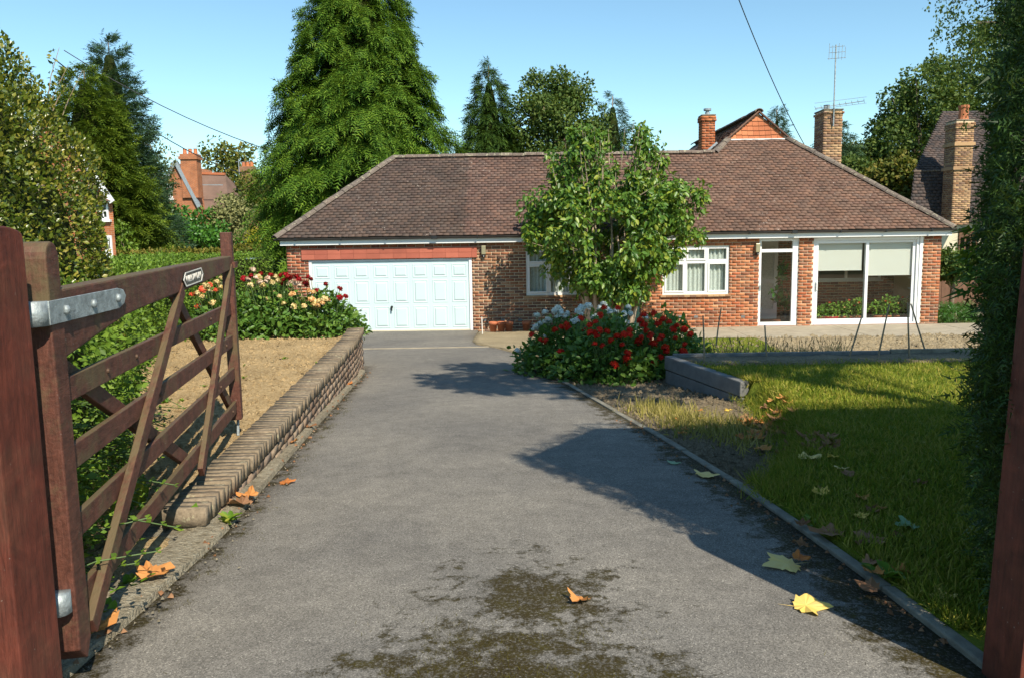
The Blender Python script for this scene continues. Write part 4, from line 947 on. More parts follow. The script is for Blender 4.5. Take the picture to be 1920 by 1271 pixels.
# ---- trimmed hedge round the left bed
hedge('trimmed_hedge', 'bright green clipped hedge running behind the gate and the pale dahlias', [(-4.15, 6.9), (-5.3, 10.5), (-6.7, 15.0), (-7.2, 17.2), (-5.75, 18.6)], .95, -.15, 1.14, 52000, .05, M['lf_trim'], LEAF4, .03, lump=.05)
# ---- big glossy shrub at the far left
t = thing('privet_shrub', 'tall glossy leaved evergreen shrub standing beside the gate', 'shrub', (-4.7, 6.2, -.1)); P, Nn = lump_pts(120000, (0, 0, 0), (1, 1, 1), .86)
sg = np.sign(P); P = sg * np.abs(P) ** .82; P = P * np.array([1.6, 1.6, 2.35]) + np.array([-4.9, 6.2, .95]); P = lumpy(P, Nn, .16, 1.6); P = P[P[:, 2] > -.05]; Nn = norm(P - np.array([-4.9, 6.2, .95]))
VF = [scatter(*LEAF4, P, jitter_dirs(Nn + np.array([0, 0, .3]), .8), jitter_dirs(Nn + np.array([0, 0, .3]), .6), .040 * rng.uniform(.6, 1.3, len(P)))]
tw = MB(); tp = []
for k in range(26):     # long shoots above the outline
    q = rdir(1)[0]; q[2] = abs(q[2]) * .8 + .7; q /= np.linalg.norm(q); b = np.array([-4.9, 6.2, .95]) + (np.sign(q) * np.abs(q) ** .82) * np.array([1.55, 1.55, 2.3]); ln = random.uniform(.2, .6); d = norm(q * .4 + np.array([random.uniform(-.1, .5), 0, .9])); tw.tube([b, b + d * ln * .5, b + d * ln + (0.04, 0, .02)], [.005, .004, .002], 4); tp += [b + d * ln * u + rng.normal(size=3) * .012 for u in np.linspace(.0, 1, 26)]
tp = np.array(tp); VF.append(scatter(*LEAF4, tp, jitter_dirs(np.tile((0, 0, .4), (len(tp), 1)), .8), rdir(len(tp)), .045))
leafobj('foliage', cat_np(VF), M['lf_holly'], t); tag(tw.build('shoots', M['dead_twig'], t), kind='stuff')
m = MB()
for k in range(14): a = k * .45; m.tube([(-4.85, 6.2, -.12), (-4.85 + .5 * cos(a), 6.2 + .6 * sin(a), .9), (-4.85 + 1.3 * cos(a), 6.2 + 1.5 * sin(a), 1.9)], [.05, .035, .012], 6)
m.build('stems', M['bark'], t)
m = MB().lathe((-4.9, 6.2, .95), [(1.40 * cos(a) ** .8, 2.12 * sin(a)) for a in np.linspace(-.45, pi / 2 - .02, 11)], 14); m.build('twig_core', M['twig'], t)
# low shaded hedge behind the gate, with arching twigs
t = thing('lonicera_hedge', 'dark small leaved hedge with arching green twigs behind the gate bars', 'hedge', (-2.95, 4.4, -.1))
P, Nn = box_shell(24000, (-3.75, 2.75, -.05), (-2.42, 6.6, 1.0), 1); P = lumpy(P, Nn, .22, 2.2) + rng.normal(size=P.shape) * .05; P[:, 0] += .17 - (P[:, 1] - 4.2) * .38
L = [scatter(*LEAF4, P, jitter_dirs(Nn, .8), jitter_dirs(Nn + np.array([0, 0, .4]), .5), .04 * rng.uniform(.6, 1.3, len(P)))]; tw = MB()
for k in range(130):
    b = np.array([-2.28 + random.uniform(-.15, .03), random.uniform(2.7, 6.5), random.uniform(.05, .75)]); b[0] -= (b[1] - 4.2) * .38; d = norm(np.array([random.uniform(.5, 1.2), random.uniform(-.5, .5), random.uniform(-.15, .6)])); ln = random.uniform(.15, .48)
    pts = [b + d * ln * u + np.array([0, 0, -.25 * ln * u * u]) for u in np.linspace(0, 1, 9)]; tw.tube(pts[::4], .003, 4, False); q = np.repeat(np.array(pts), 2, 0); sd = norm(np.cross(d, (0, 0, 1)))
    dd = np.array([sd * (1 if i % 2 else -1) + d * .4 for i in range(len(q))]); L.append(scatter(*LEAF4, q, dd, np.tile((0, 0, 1.0), (len(q), 1)) + rng.normal(size=q.shape) * .3, .038))
leafobj('foliage', cat_np(L), M['lf_trim'], t); tag(tw.build('twigs', M['stem'], t), kind='stuff'); MB().prism([(-1.95, 2.8, -.1), (-3.25, 6.45, -.1), (-4.0, 6.45, -.1), (-2.9, 2.8, -.1)], (0, 0, .9)).build('twig_core', M['twig'], t)
# ---- conifer hedge on the right, at the gate post
t = thing('conifer_hedge', 'tall dark conifer hedge rising beside the right hand gate post', 'hedge', (3.4, 3.3, -.1))
def chk(z): return float(np.interp(z, [-.1, .25, .6, 1.1, 1.6, 2.2, 2.7, 3.3], [.650, .645, .632, .612, .618, .632, .612, .62]))
n = 31000; zz = rng.uniform(.0, 3.35, n); side = rng.random(n); yy = rng.uniform(2.72, 3.85, n); kk = np.array([chk(z) for z in zz]); front = side < .45
P = np.where(front[:, None], np.stack([rng.random(n) ** 1.7 * 3.0 + kk * 2.72, np.full(n, 2.72), zz], 1), np.stack([kk * yy, yy, zz], 1)); back = side > .75
P[back] = np.stack([rng.uniform(0, 4.2, back.sum()) + kk[back] * 3.85, np.full(back.sum(), 3.85), zz[back]], 1); tp_ = rng.random(n) < .1; P[tp_, 2] = 3.3; P[tp_, 0] = rng.uniform(2.3, 6, tp_.sum())
Nn = norm(np.where(front[:, None], np.array([[-.1, -1.0, .2]]), np.array([[-1.0, .5, .2]]))); Nn[back] = (0, 1, .1); P = lumpy(P, Nn, .07, 2.5) + rng.normal(size=P.shape) * .03
VF = scatter(*FROND, P, jitter_dirs(Nn * .55 + np.array([0, 0, -.3]), .45), jitter_dirs(np.cross(Nn, rdir(n)) + Nn * .4, .3), .072 * rng.uniform(.5, 1.3, n))
leafobj('foliage', VF, M['lf_hedge_dark'], t)
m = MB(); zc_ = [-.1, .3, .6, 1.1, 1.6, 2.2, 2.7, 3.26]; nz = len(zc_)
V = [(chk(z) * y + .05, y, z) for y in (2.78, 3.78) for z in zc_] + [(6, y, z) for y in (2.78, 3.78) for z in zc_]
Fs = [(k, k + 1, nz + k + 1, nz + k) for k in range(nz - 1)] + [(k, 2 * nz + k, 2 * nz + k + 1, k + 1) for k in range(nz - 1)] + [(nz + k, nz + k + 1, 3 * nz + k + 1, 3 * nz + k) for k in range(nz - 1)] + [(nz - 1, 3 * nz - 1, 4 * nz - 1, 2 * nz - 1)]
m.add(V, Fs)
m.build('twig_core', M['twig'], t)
# overhanging spray of the hedge, sunlight put into its brighter leaf colour
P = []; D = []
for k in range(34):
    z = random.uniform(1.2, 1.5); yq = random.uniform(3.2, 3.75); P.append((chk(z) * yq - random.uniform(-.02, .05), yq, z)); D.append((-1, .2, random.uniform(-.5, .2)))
tag(leafobj('sun_tinted_foliage', scatter(*FROND, np.array(P), np.array(D, float), jitter_dirs(np.tile((0., 0, 1), (34, 1)), .4), .17), M['lf_conifer'], t), kind='stuff')
# ---- multi-stemmed shrub tree in front of the house
TX, TY, TZ = 2.24, 18.65, gz(18.65)
t = thing('shrub_tree', 'leafy multi-stemmed shrub tree standing in front of the brick wall', 'tree', (TX, TY, TZ)); m = MB(); cl = []
tips = []
for k in range(15):
    a = k * 2.399; r0 = .12 + .32 * random.random(); b = np.array([TX + r0 * 1.35 * cos(a), TY + r0 * .8 * sin(a), TZ - .05]); R = random.uniform(.4, 1.25); h = random.uniform(1.7, 3.4)
    mid = b + np.array([.22 * cos(a), .18 * sin(a), h * .45]); e = np.array([TX + R * cos(a), TY + R * .9 * sin(a), TZ + h]); rr = random.uniform(.03, .062)
    m.tube([b, (b + mid) / 2 + rng.normal(size=3) * .03, mid, (mid + e) / 2 + rng.normal(size=3) * .06, e], [rr * 1.1, rr, rr * .85, rr * .55, rr * .25], 7)
m.build('trunk', M['bark_pale'], t, True)
CC = np.array([TX + .05, TY, 1.6])
OUT_L = ([.15, .35, .6, .95, 1.4, 1.9, 2.3, 2.7, 3.2, 3.7, 4.0], [.55, .9, 1.15, 1.4, 1.95, 2.0, 1.7, 1.5, 1.3, 1.05, .5])
OUT_R = ([.15, .35, .6, .95, 1.4, 1.9, 2.3, 2.7, 3.2, 3.7, 4.0], [.55, .75, 1.2, 1.75, 1.95, 2.05, 2.0, 1.65, 1.35, 1.1, .5])
n = 0
while n < 225:
    z = random.uniform(.30, 3.75); a = random.uniform(0, 2 * pi); W = OUT_L if cos(a) < 0 else OUT_R
    R = float(np.interp(z, *W)) * random.uniform(.2, 1.0) ** .5 * random.choice([.78, .92, 1.0, 1.05])
    if z < .7 and random.random() < .45: continue
    if z > 2.6 and random.random() < .5: continue
    c = np.array([CC[0] + R * cos(a), CC[1] + R * .72 * sin(a), z]); r = random.uniform(.13, .36); cl.append((c, (r, r, r * random.uniform(.8, 1.35)))); n += 1
    if z > 2.6: cl[-1] = (c, (r * .62, r * .62, r * .95))
    if c[1] > 20.0: cl.pop(); n -= 1
for k in range(26):     # low hanging foliage over the stems
    a = random.uniform(0, 6.28); c = np.array([CC[0] + random.uniform(-.75, .6), CC[1] - random.uniform(.1, .75), random.uniform(.0, .75)]); q_ = random.uniform(.12, .24); cl.append((c, (q_, q_, q_ * 1.5)))
L = []
for (c, r) in cl:
    P, Nn = lump_pts(105, c, r, .25); D = jitter_dirs(Nn * .4 + np.array([0, 0, -.6]), .45); L.append(scatter(*LEAF6, P, D, jitter_dirs(Nn + np.array([0, -.2, .25]), .5), .13 * rng.uniform(.55, 1.25, len(P))))
sh = MB()
for k in range(90):     # thin leafy shoots breaking the outline
    a = random.uniform(0, 6.28); z = random.choice([random.uniform(1.0, 3.5), random.uniform(2.6, 3.5)]); W = OUT_L if cos(a) < 0 else OUT_R; R = float(np.interp(z, *W)) * random.uniform(.55, .95); b = np.array([CC[0] + R * cos(a), CC[1] + R * .6 * sin(a), z]); d = norm(np.array([cos(a) * (.8 if z < 2.6 else .25), sin(a) * .3, .25 if z < 2.6 else 1.0])); ln = random.uniform(.25, .6)
    sh.tube([b - d * .3, b, b + d * ln], [.012, .008, .004], 5); q = b + d * (ln * rng.random(14))[:, None] + rng.normal(size=(14, 3)) * .03; L.append(scatter(*LEAF6, q, jitter_dirs(np.tile(d * .3 + np.array([0, 0, -.5]), (14, 1)), .6), rdir(14) + np.array([0, -.3, .5]), .10))
tag(sh.build('shoots', M['bark_pale'], t), kind='stuff')
leafobj('crown', cat_np(L), M['lf_tree'], t)
# ---- dahlias
def flower_mesh(name, R, mat, n=70, flat=.8):
    d = rdir(n); d = d[d[:, 2] > -.45]; P = d * R * np.array([1, 1, flat]) * .62; T = [(0, .0, 0), (.22, .24, .05), (.42, .0, -.02), (.22, -.24, .05)]
    V, Fc = scatter(T, LEAF4[1], P, d, jitter_dirs(np.tile((0., 0, 1.), (len(d), 1)) + d * .3, .25), R * 1.0)
    s = MB().lathe((0, 0, -R * .35), [(.0, -.0), (R * .62, R * .12), (R * .74, R * .4), (R * .5, R * .8), (0, R * .95)], 8); V2 = np.array(s.v); F2 = np.array([f for f in s.f])
    tri = np.concatenate([F2[:, [0, 1, 2]], F2[:, [0, 2, 3]]]); V, Fc = cat_np([(V, Fc), (V2, tri)])
    me = mesh_np(name, V, Fc); me.materials.append(mat); return me
FL = {k: [flower_mesh('flower_head', R, M[mk]) for R in (.050, .058)] for k, mk, _ in [('white', 'p_white', 0), ('red', 'p_red', 0), ('crimson', 'p_crimson', 0), ('cream', 'p_cream', 0), ('peach', 'p_peach', 0), ('pink', 'p_pink', 0), ('coral', 'p_coral', 0)] for R in (1,)}
def dahlia(label, x, y, z0, rx, ry, h, n, flowers, group, size=.085):
    t = thing('dahlia_plant', label, 'dahlia', (x, y, z0), 0, group); d = rdir(n); d[:, 2] = np.abs(d[:, 2]); k = (.55 + .45 * rng.random(n) ** .6)[:, None]
    prof = np.clip(1.25 - .55 * (d[:, 2:] * k), .4, 1.2)
    P = d * k * np.array([rx, ry, h]) ; P[:, :2] *= prof; P = P + np.array([x, y, z0]) + rng.normal(size=P.shape) * .04; low = rng.random(n) < .3; P[low, 2] = z0 + rng.random(low.sum()) * h * .5
    Nn = norm(d + np.array([0, 0, .3])); leafobj('foliage', scatter(*LEAF6, P, jitter_dirs(Nn * .8 + np.array([0, 0, -.25]), .5), jitter_dirs(Nn + np.array([0, -.1, .5]), .5), size * rng.uniform(.6, 1.35, n)), M['lf_dahlia'], t)
    s = MB(); o = org(t)
    for (fx, fy, fz, kind) in flowers:
        s.tube([(x + (fx - x) * .6, y + (fy - y) * .6, z0), ((fx + x) / 2 + (fx - x) * .3, (fy + y) / 2 + (fy - y) * .3, z0 + (fz - z0) * .6), (fx, fy, fz)], [.008, .006, .004], 5)
        ob = link('flower_head', random.choice(FL[kind]), None, t, tuple(np.array([fx, fy, fz]) - o), (random.uniform(.2, .9), random.uniform(-.4, .4), random.uniform(0, 6))); sc = random.uniform(.8, 1.15); ob.scale = (sc, sc, sc)
    s.build('stems', M['stem'], t); return t
def px_flowers(lst, Y, kind, jy=.25): return [(*atY(px, py, Y + random.uniform(-jy, jy)), kind) for px, py in lst]
# right-hand clump: white at the back and left, red in front
W1 = [(1046, 578), (1041, 583), (1022, 586), (1006, 592), (1045, 594), (1022, 604), (1031, 602), (1012, 607), (1001, 617), (1005, 613), (1022, 631), (1018, 692), (1091, 578), (1103, 574), (1085, 583), (1130, 570), (1132, 572), (1075, 604), (1082, 600), (970, 658), (1064, 588), (1060, 594), (1050, 586), (1027, 600)]
W2 = [(1178, 577), (1155, 584), (1145, 586), (1170, 588), (1182, 588), (1112, 596), (1118, 593), (1162, 600), (1172, 605), (1175, 606), (1124, 577), (1140, 580), (1258, 612), (1210, 595), (1090, 590)]
R1 = [(1089, 598), (1062, 608), (1065, 615), (1041, 619), (1013, 638), (1024, 639), (1051, 660), (997, 628), (1052, 613), (1097, 620)]
R2 = [(1133, 578), (1125, 591), (1117, 604), (1158, 578), (1120, 631), (1124, 619), (1138, 622), (1116, 624), (1107, 624), (1146, 639), (1158, 631), (1170, 627), (1181, 619), (1115, 645), (1130, 648), (1167, 647), (1177, 662), (1176, 671), (1177, 679), (1152, 684), (1106, 610), (1179, 628)]
R3 = [(1200, 601), (1206, 609), (1226, 588), (1234, 607), (1255, 604), (1270, 611), (1218, 633), (1236, 637), (1240, 632), (1198, 641), (1202, 632), (1220, 628), (1266, 634), (1248, 652), (1250, 660), (1238, 670), (1228, 680), (1225, 645), (1207, 591), (1284, 646), (1281, 660), (1244, 599), (1283, 618), (1294, 627), (1262, 618), (1212, 620)]
gD = None
dahlia('white and red pompon dahlias leaning over the edge of the drive', .70, 11.25, gz(11.3), .56, .62, .78, 2600, px_flowers(W1, 11.1, 'white', .1) + px_flowers(R1, 10.7, 'red', .06), gD)
dahlia('white dahlias growing at the foot of the shrub tree', 1.35, 11.9, gz(11.9), .60, .5, .86, 1800, px_flowers(W2, 11.45, 'white', .1), gD)
dahlia('dense clump of scarlet dahlias behind the bed soil', 1.30, 10.65, gz(10.7), .68, .68, .80, 3400, px_flowers(R2, 10.0, 'red', .08), gD)
dahlia('scarlet dahlias leaning against the grey sleeper wall', 2.12, 11.0, gz(11.0), .55, .62, .84, 2800, px_flowers(R3, 10.35, 'red', .08), gD)
# left-hand clump: cream, peach and crimson
C1 = [(408, 513), (422, 517), (414, 522), (414, 535), (406, 530), (394, 548), (383, 534), (388, 538), (370, 551), (378, 555), (400, 568), (397, 571), (415, 540)]
C1c = [(358, 553), (366, 552), (380, 543), (405, 544), (393, 535), (371, 575)]
C2 = [(474, 507), (466, 525), (481, 521), (488, 531), (502, 523), (498, 529), (516, 520), (521, 527), (506, 563), (503, 561), (513, 549), (524, 556), (470, 535), (493, 536), (485, 520), (510, 530)]
C2r = [(471, 518), (489, 514), (508, 517), (527, 517), (535, 516), (532, 526), (457, 523), (540, 520), (530, 533)]
C3 = [(545, 530), (552, 534), (558, 532), (562, 535), (541, 534), (532, 570), (551, 575), (570, 574), (589, 572), (592, 566), (600, 565), (608, 560), (590, 577), (596, 574), (580, 547), (588, 549), (548, 552), (605, 568), (612, 563), (584, 562)]
C3r = [(578, 520), (573, 533), (583, 524), (555, 519), (611, 533), (595, 545), (637, 542), (637, 558), (648, 556), (613, 614), (545, 522), (560, 524)]
dahlia('cream and coral dahlias seen through the bars of the gate', -4.45, 12.5, -.05, .62, .55, .74, 2300, px_flowers(C1, 12.4, 'cream') + px_flowers(C1c, 12.35, 'coral', .1), gD)
dahlia('pale pink and crimson dahlias behind the gate head', -3.75, 12.8, -.05, .62, .55, .80, 2600, px_flowers(C2[:6], 12.7, 'pink') + px_flowers(C2[6:], 12.6, 'cream') + px_flowers(C2r, 12.6, 'crimson', .1), gD)
dahlia('large yellow and crimson dahlias at the end of the low brick wall', -3.0, 12.75, -.05, .55, .5, .70, 2600, px_flowers(C3[:5], 12.7, 'pink') + px_flowers(C3[5:12], 12.4, 'cream', .1) + px_flowers(C3[12:], 12.4, 'peach', .1) + px_flowers(C3r, 12.5, 'crimson', .1), gD)
# ------------------------------------------------------------------ background trees and houses
GZ0 = -.93
def at(px, Y): return (px - 960) / 1500 * Y * 1.0
def ztop(py, Y, px=960): return float(atY(px, py, Y)[2])
conifer('cypress_tree', 'huge bright green cypress towering behind the garage roof', at(690, 33), 33, GZ0, 15.9, 5.9, 560, 105, .42, M['lf_conifer'], .55, .86, .03, rise=.25, jit=.2, trunk_r=.4, open_=.5, tmpl=FRONDW, core=.62, lw=.85, tuck=.62)
conifer('cypress_tree', 'pointed mid green conifer just right of the huge cypress', at(925, 46), 46, GZ0, 12.2, 3.5, 220, 80, .5, M['lf_conifer2'], .45, .75, .05, rise=.25, open_=.4, trunk_r=.25)
broad_tree('deciduous_tree', 'rounded olive green tree between the pointed conifer and the cedar', 'tree', at(1040, 47), 47, GZ0, (0, 0, 6.7), (3.0, 2.6, 4.0), 105, .95, 300, .20, M['lf_broad'], .25)
conifer('cedar_tree', 'small cedar with level tiers behind the leafy shrub tree', at(1150, 47), 47, GZ0, 10.6, 2.5, 110, 50, .42, M['lf_blue'], .10, .7, .25, rise=.12, jit=.4, open_=.25, trunk_r=.18)
conifer('spruce_tree', 'tip of a dark spruce showing over the tiled ridge', at(1262, 50), 50, GZ0, 7.4, 1.9, 90, 40, .45, M['lf_blue'], .2, .8, .3, open_=.3)
conifer('spruce_tree', 'blue green spruce rising just right of the gablet', at(1450, 42), 42, GZ0, 8.9, 1.9, 130, 46, .4, M['lf_blue'], .15, .8, .3, rise=.15, open_=.3, jit=.35)
conifer('cedar_tree', 'dark tiered cedar behind the pale brick chimney', at(1556, 42), 42, GZ0, 8.3, 2.3, 110, 46, .42, M['lf_blue'], .12, .6, .3, rise=.1, jit=.3, open_=.25)
for (px, py, Y, rx, mat, lab) in ((1600, 300, 40, 1.6, 'lf_broad', 'dark bushy tree just right of the pale brick chimney'), (1650, 285, 44, 2.2, 'lf_broad_warm', 'olive tinged rounded tree beyond the hip of the roof'), (1690, 300, 38, 1.5, 'lf_broad_warm', 'yellowish leaved tree next to the neighbouring chimney'),
        (1745, 130, 43, 3.2, 'lf_broad', 'tall dark tree left of the red chimney pot'), (1840, 40, 44, 4.4, 'lf_broad', 'tallest dark tree behind the neighbouring house'), (1615, 270, 52, 2.4, 'lf_broad_warm', 'distant hazy olive tree above the roof hip')):
    zt = ztop(py, Y, px); x = atY(px, py, Y)[0]; hz = (zt - 1.0) / 2
    broad_tree('deciduous_tree', lab, 'tree', x, Y, GZ0, (0, 0, zt - hz * .95), (rx, rx, hz), int(36 + hz * 12), .8, 250, .20, M[mat], .22)
# drooping birch top right, rooted beyond the conifer hedge
t = thing('birch_tree', 'tall birch with drooping branchlets above the conifer hedge', 'tree', (16.2, 25, GZ0)); m = MB(); m.tube([(16.2, 25, GZ0 - .1), (16.1, 25, 4.5), (15.8, 25, 10.5)], [.2, .14, .04], 8); L = []
for k in range(46):
    a = random.uniform(0, 6.28); z = random.uniform(6.2, 10.5); R = random.uniform(.7, 2.6); e = np.array([16.0 + R * cos(a), 25 + R * sin(a), z]); m.tube([(16.0, 25, z - .8), (np.array((16.0, 25, z)) + e) / 2, e], [.04, .025, .01], 4)
    for q in range(5):
        s0 = e + rng.normal(size=3) * .3; ln = random.uniform(.6, 1.8); n = int(34 * ln); u = rng.random(n); P = s0 + np.stack([rng.normal(size=n) * .06, rng.normal(size=n) * .06, -u * ln], 1); L.append(scatter(*LEAF4, P, jitter_dirs(np.tile((0, 0, -1.), (n, 1)), .6), rdir(n), .10 * rng.uniform(.7, 1.3, n)))
m.build('trunk', M['bark'], t, True); leafobj('crown', cat_np(L), M['lf_broad'], t)
# left side
conifer('yew_tree', 'bright green yew tree behind the glossy shrub', at(192, 38), 38, GZ0, 10.6, 3.3, 300, 90, .36, M['lf_yew'], .25, .55, .02, rise=.35, open_=.45, jit=.2, seed=2, tmpl=FROND3)
conifer('cypress_tree', 'dark open branched cypress rising above the yew', at(240, 42), 42, GZ0, 12.9, 2.9, 190, 80, .42, M['lf_blue'], -.05, .6, .05, rise=.35, open_=.3, jit=.25)
def bush(name, lab, px, py, Y, rx, zb, mat, n=26, rc=.5, per=120, size=.16, tmpl=LEAF4, trunk=.07, cat='bush'):
    p = atY(px, py, Y); hz = (p[2] - zb) / 2
    return broad_tree(name, lab, cat, p[0], Y, GZ0, (0, 0, p[2] - hz), (rx, rx * .9, hz), n, rc, per, size, M[mat], trunk, tmpl=tmpl)
bush('laurel_bush', 'broad glossy laurel bush above the far hedge', 352, 385, 48, 2.5, -.9, 'lf_laurel', 50, .75, 150, .24)
bush('olive_bush', 'silvery grey green rounded bush beside the laurel', 430, 358, 50, 1.55, -.9, 'lf_grey', 40, .7, 140, .22)
bush('golden_bush', 'small golden yellow bush near the garage roof corner', 487, 402, 49, .6, -.9, 'lf_yellow', 16, .45, 110, .16)
bush('hazel_tree', 'loose autumn tinted tree at the foot of the huge cypress', 470, 312, 54, 1.9, -.9, 'lf_broad_warm', 44, .8, 120, .24, cat='tree')
bush('deciduous_tree', 'distant round topped tree above the orange brick house', 432, 268, 80, 4.1, 0, 'lf_broad_warm', 60, 1.3, 130, .42, trunk=.3, cat='tree')
bush('lilac_bush', 'mixed green shrub left of the laurel by the far hedge', 258, 400, 40, 1.6, -.9, 'lf_broad', 34, .6, 130, .2)
bush('elder_bush', 'pale leaved shrub growing at the corner of the red gabled house', 232, 420, 34, .8, -.9, 'lf_trim', 18, .45, 120, .15)
bush('holly_tree', 'dark bushy tree filling the gap beside the orange brick house', 268, 330, 44, 1.6, -.9, 'lf_conifer2', 34, .7, 130, .24, cat='tree')
bush('hawthorn_tree', 'dull green tree directly behind the golden bush', 515, 330, 58, 1.8, -.9, 'lf_broad', 36, .8, 120, .26, cat='tree')
# weeping birch beside the orange house
t = thing('birch_tree', 'thin weeping birch in front of the orange brick house', 'tree', (at(292, 52), 52, GZ0)); bx = at(292, 52); m = MB().tube([(bx, 52, GZ0 - .1), (bx + .2, 52, 4), (bx + .4, 52, 7.6)], [.15, .1, .03], 6); L = []
for k in range(30):
    e = np.array([bx + .3 + random.uniform(-1.3, 1.3), 52 + random.uniform(-1, 1), random.uniform(3.0, 8.2)]); m.tube([(bx + .3, 52, e[2] - .5), e], [.04, .015], 4)
    for q in range(4):
        ln = random.uniform(.6, 1.6); n = int(14 * ln); u = rng.random(n); P = e + rng.normal(size=3) * .3 + np.stack([rng.normal(size=n) * .12, rng.normal(size=n) * .12, -u * ln], 1); L.append(scatter(*LEAF4, P, jitter_dirs(np.tile((0, 0, -1.), (n, 1)), .6), rdir(n), .18 * rng.uniform(.7, 1.3, n)))
m.build('trunk', M['bark_pale'], t, True); leafobj('crown', cat_np(L), M['lf_broad_warm'], t)
# far hedges along the road
hedge('clipped_hedge', 'brownish clipped hedge along the far side of the road', [(at(180, 48) - 4, 48), (at(560, 48), 48)], 1.2, -.9, 1.08, 9000, .17, M['lf_brown'], LEAF4, .07)
hedge('clipped_hedge', 'mixed brown and green hedge in front of the road', [(at(170, 31), 31), (at(432, 34), 34)], 1.0, -.9, 1.02, 9000, .13, M['lf_brown'], LEAF4, .06)
# red gabled house, mostly hidden by the shrub
def simple_brick(mat, label, x0, x1, y0, y1, ze, zr, name='brick_house'):
    h = thing(name, label, 'house', ((x0 + x1) / 2, (y0 + y1) / 2, GZ0)); return h
h1 = simple_brick(None, 'red brick house with white barge board left of the dark cypress', -19, -15, 30, 36, 0, 0)
xe = float(atY(212, 400, 30)[0]); xa = xe - 2.0
MB().prism([(xa - 2, 30, GZ0), (xe, 30, GZ0), (xe, 30, 3.1), (xa, 30, 6.3), (xa - 2, 30, 3.1)], (xe * .2, 6, 0)).build('wall', M['brick_far'], h1)
rf = MB().prism([(xe + .12, 29.75, 2.98), (xe + .05, 29.75, 3.1), (xa, 29.75, 6.5), (xa, 29.75, 6.33)], (xe * .21, 6.4, 0)).prism([(xa - 2.12, 29.75, 2.98), (xa - 2.05, 29.75, 3.1), (xa, 29.75, 6.5), (xa, 29.75, 6.33)], (xe * .21, 6.4, 0)).build('roof', M['tile_far'], h1)
MB().bar((xe + .14, 29.72, 2.95), (xa, 29.72, 6.4), .05, .2).bar((xa - 2.14, 29.72, 2.95), (xa, 29.72, 6.4), .05, .2).build('barge_board', M['white'], h1)
def far_window(par, x0, x1, z0, z1, y, nx=2):
    f = MB().box((x0, y - .06, z0), (x0 + .07, y - .004, z1)).box((x1 - .07, y - .06, z0), (x1, y - .004, z1)).box((x0 + .071, y - .06, z1 - .08), (x1 - .071, y - .004, z1)).box((x0 - .08, y - .14, z0 - .1), (x1 + .08, y - .003, z0 - .002)).box((x0 + .071, y - .055, z0), (x1 - .071, y - .004, z0 + .08)).box((x0 + .071, y - .055, (z0 + z1) / 2 - .03), (x1 - .071, y - .004, (z0 + z1) / 2 + .03)).box(((x0 + x1) / 2 - .02, y - .05, z0 + .081), ((x0 + x1) / 2 + .02, y - .004, z1 - .081)).build('window', M['white'], par)
    MB().box((x0 + .06, y - .03, z0 + .05), (x1 - .06, y - .012, z1 - .05)).build('pane', M['car_glass'], f); return f
p0, p1 = atY(186, 412, 30), atY(203, 380, 30); far_window(h1, p0[0], p1[0], p0[2], p1[2], 30)
p0, p1 = atY(198, 462, 30), atY(210, 442, 30); far_window(h1, p0[0], p1[0], p0[2] - .6, p1[2], 30)
MB().prism([(xe - .75, 30, 3.0), (xe + .1, 30, 3.0), (xe - .75, 30, 3.45)], (0, -.35, 0)).build('porch_roof', M['tile_far'], h1)
# orange brick house
Y2 = 60; q = lambda px, py: atY(px, py, Y2)
h2 = thing('brick_house', 'orange brick house with tall chimneys seen between the trees', 'house', (q(350, 400)[0], Y2 + 3, GZ0))
xl, xm_, xr = q(296, 400)[0], q(362, 400)[0], q(432, 400)[0]; zE, zR = q(370, 392)[2], q(370, 318)[2]
MB().prism([(xl, Y2, GZ0), (xm_ + .5, Y2, GZ0), (xm_ + .5, Y2, q(0, 385)[2] - .5), ((xl + xm_) / 2 + .3, Y2, q(335, 306)[2]), (xl, Y2, q(0, 385)[2] - .5)], (0, 7, 0)).build('wall', M['brick_far'], h2)
MB().box((xm_ + .51, Y2 + 1.2, GZ0), (xr, Y2 + 6.9, zE)).build('wall', M['brick_far'], h2)
r2 = MB().add([(xm_ - .6, Y2 + .9, zE - .15), (xr - .4, Y2 + .9, zE - .15), (xr - 1.6, Y2 + 4, zR - .1), (xm_ - 1.0, Y2 + 4, zR), (xr + .4, Y2 + 7, zE - .15)], [(0, 1, 2, 3), (1, 4, 2)]).build('roof', M['tile_far'], h2)
MB().bar((xm_ + .55, Y2 - .1, q(0, 395)[2]), ((xl + xm_) / 2 + .3, Y2 - .1, q(335, 303)[2]), .3, .25).build('barge_board', M['lead'], h2)
MB().bar((xl - .3, Y2 - .1, q(0, 395)[2]), ((xl + xm_) / 2 + .3, Y2 - .1, q(335, 303)[2]), .3, .25).build('barge_board', M['lead'], h2)
MB().bar((xm_ - 1.0, Y2 + 4, zR + .05), (xr - 1.6, Y2 + 4, zR - .05), .3, .18).build('ridge', M['tile_orange'], h2)
MB().bar((xm_ + .2, Y2 + .85, q(370, 347)[2] + .05), (q(410, 347)[0], Y2 + .85, q(410, 346)[2]), .06, .06).build('lead_roll', M['lead'], h2)
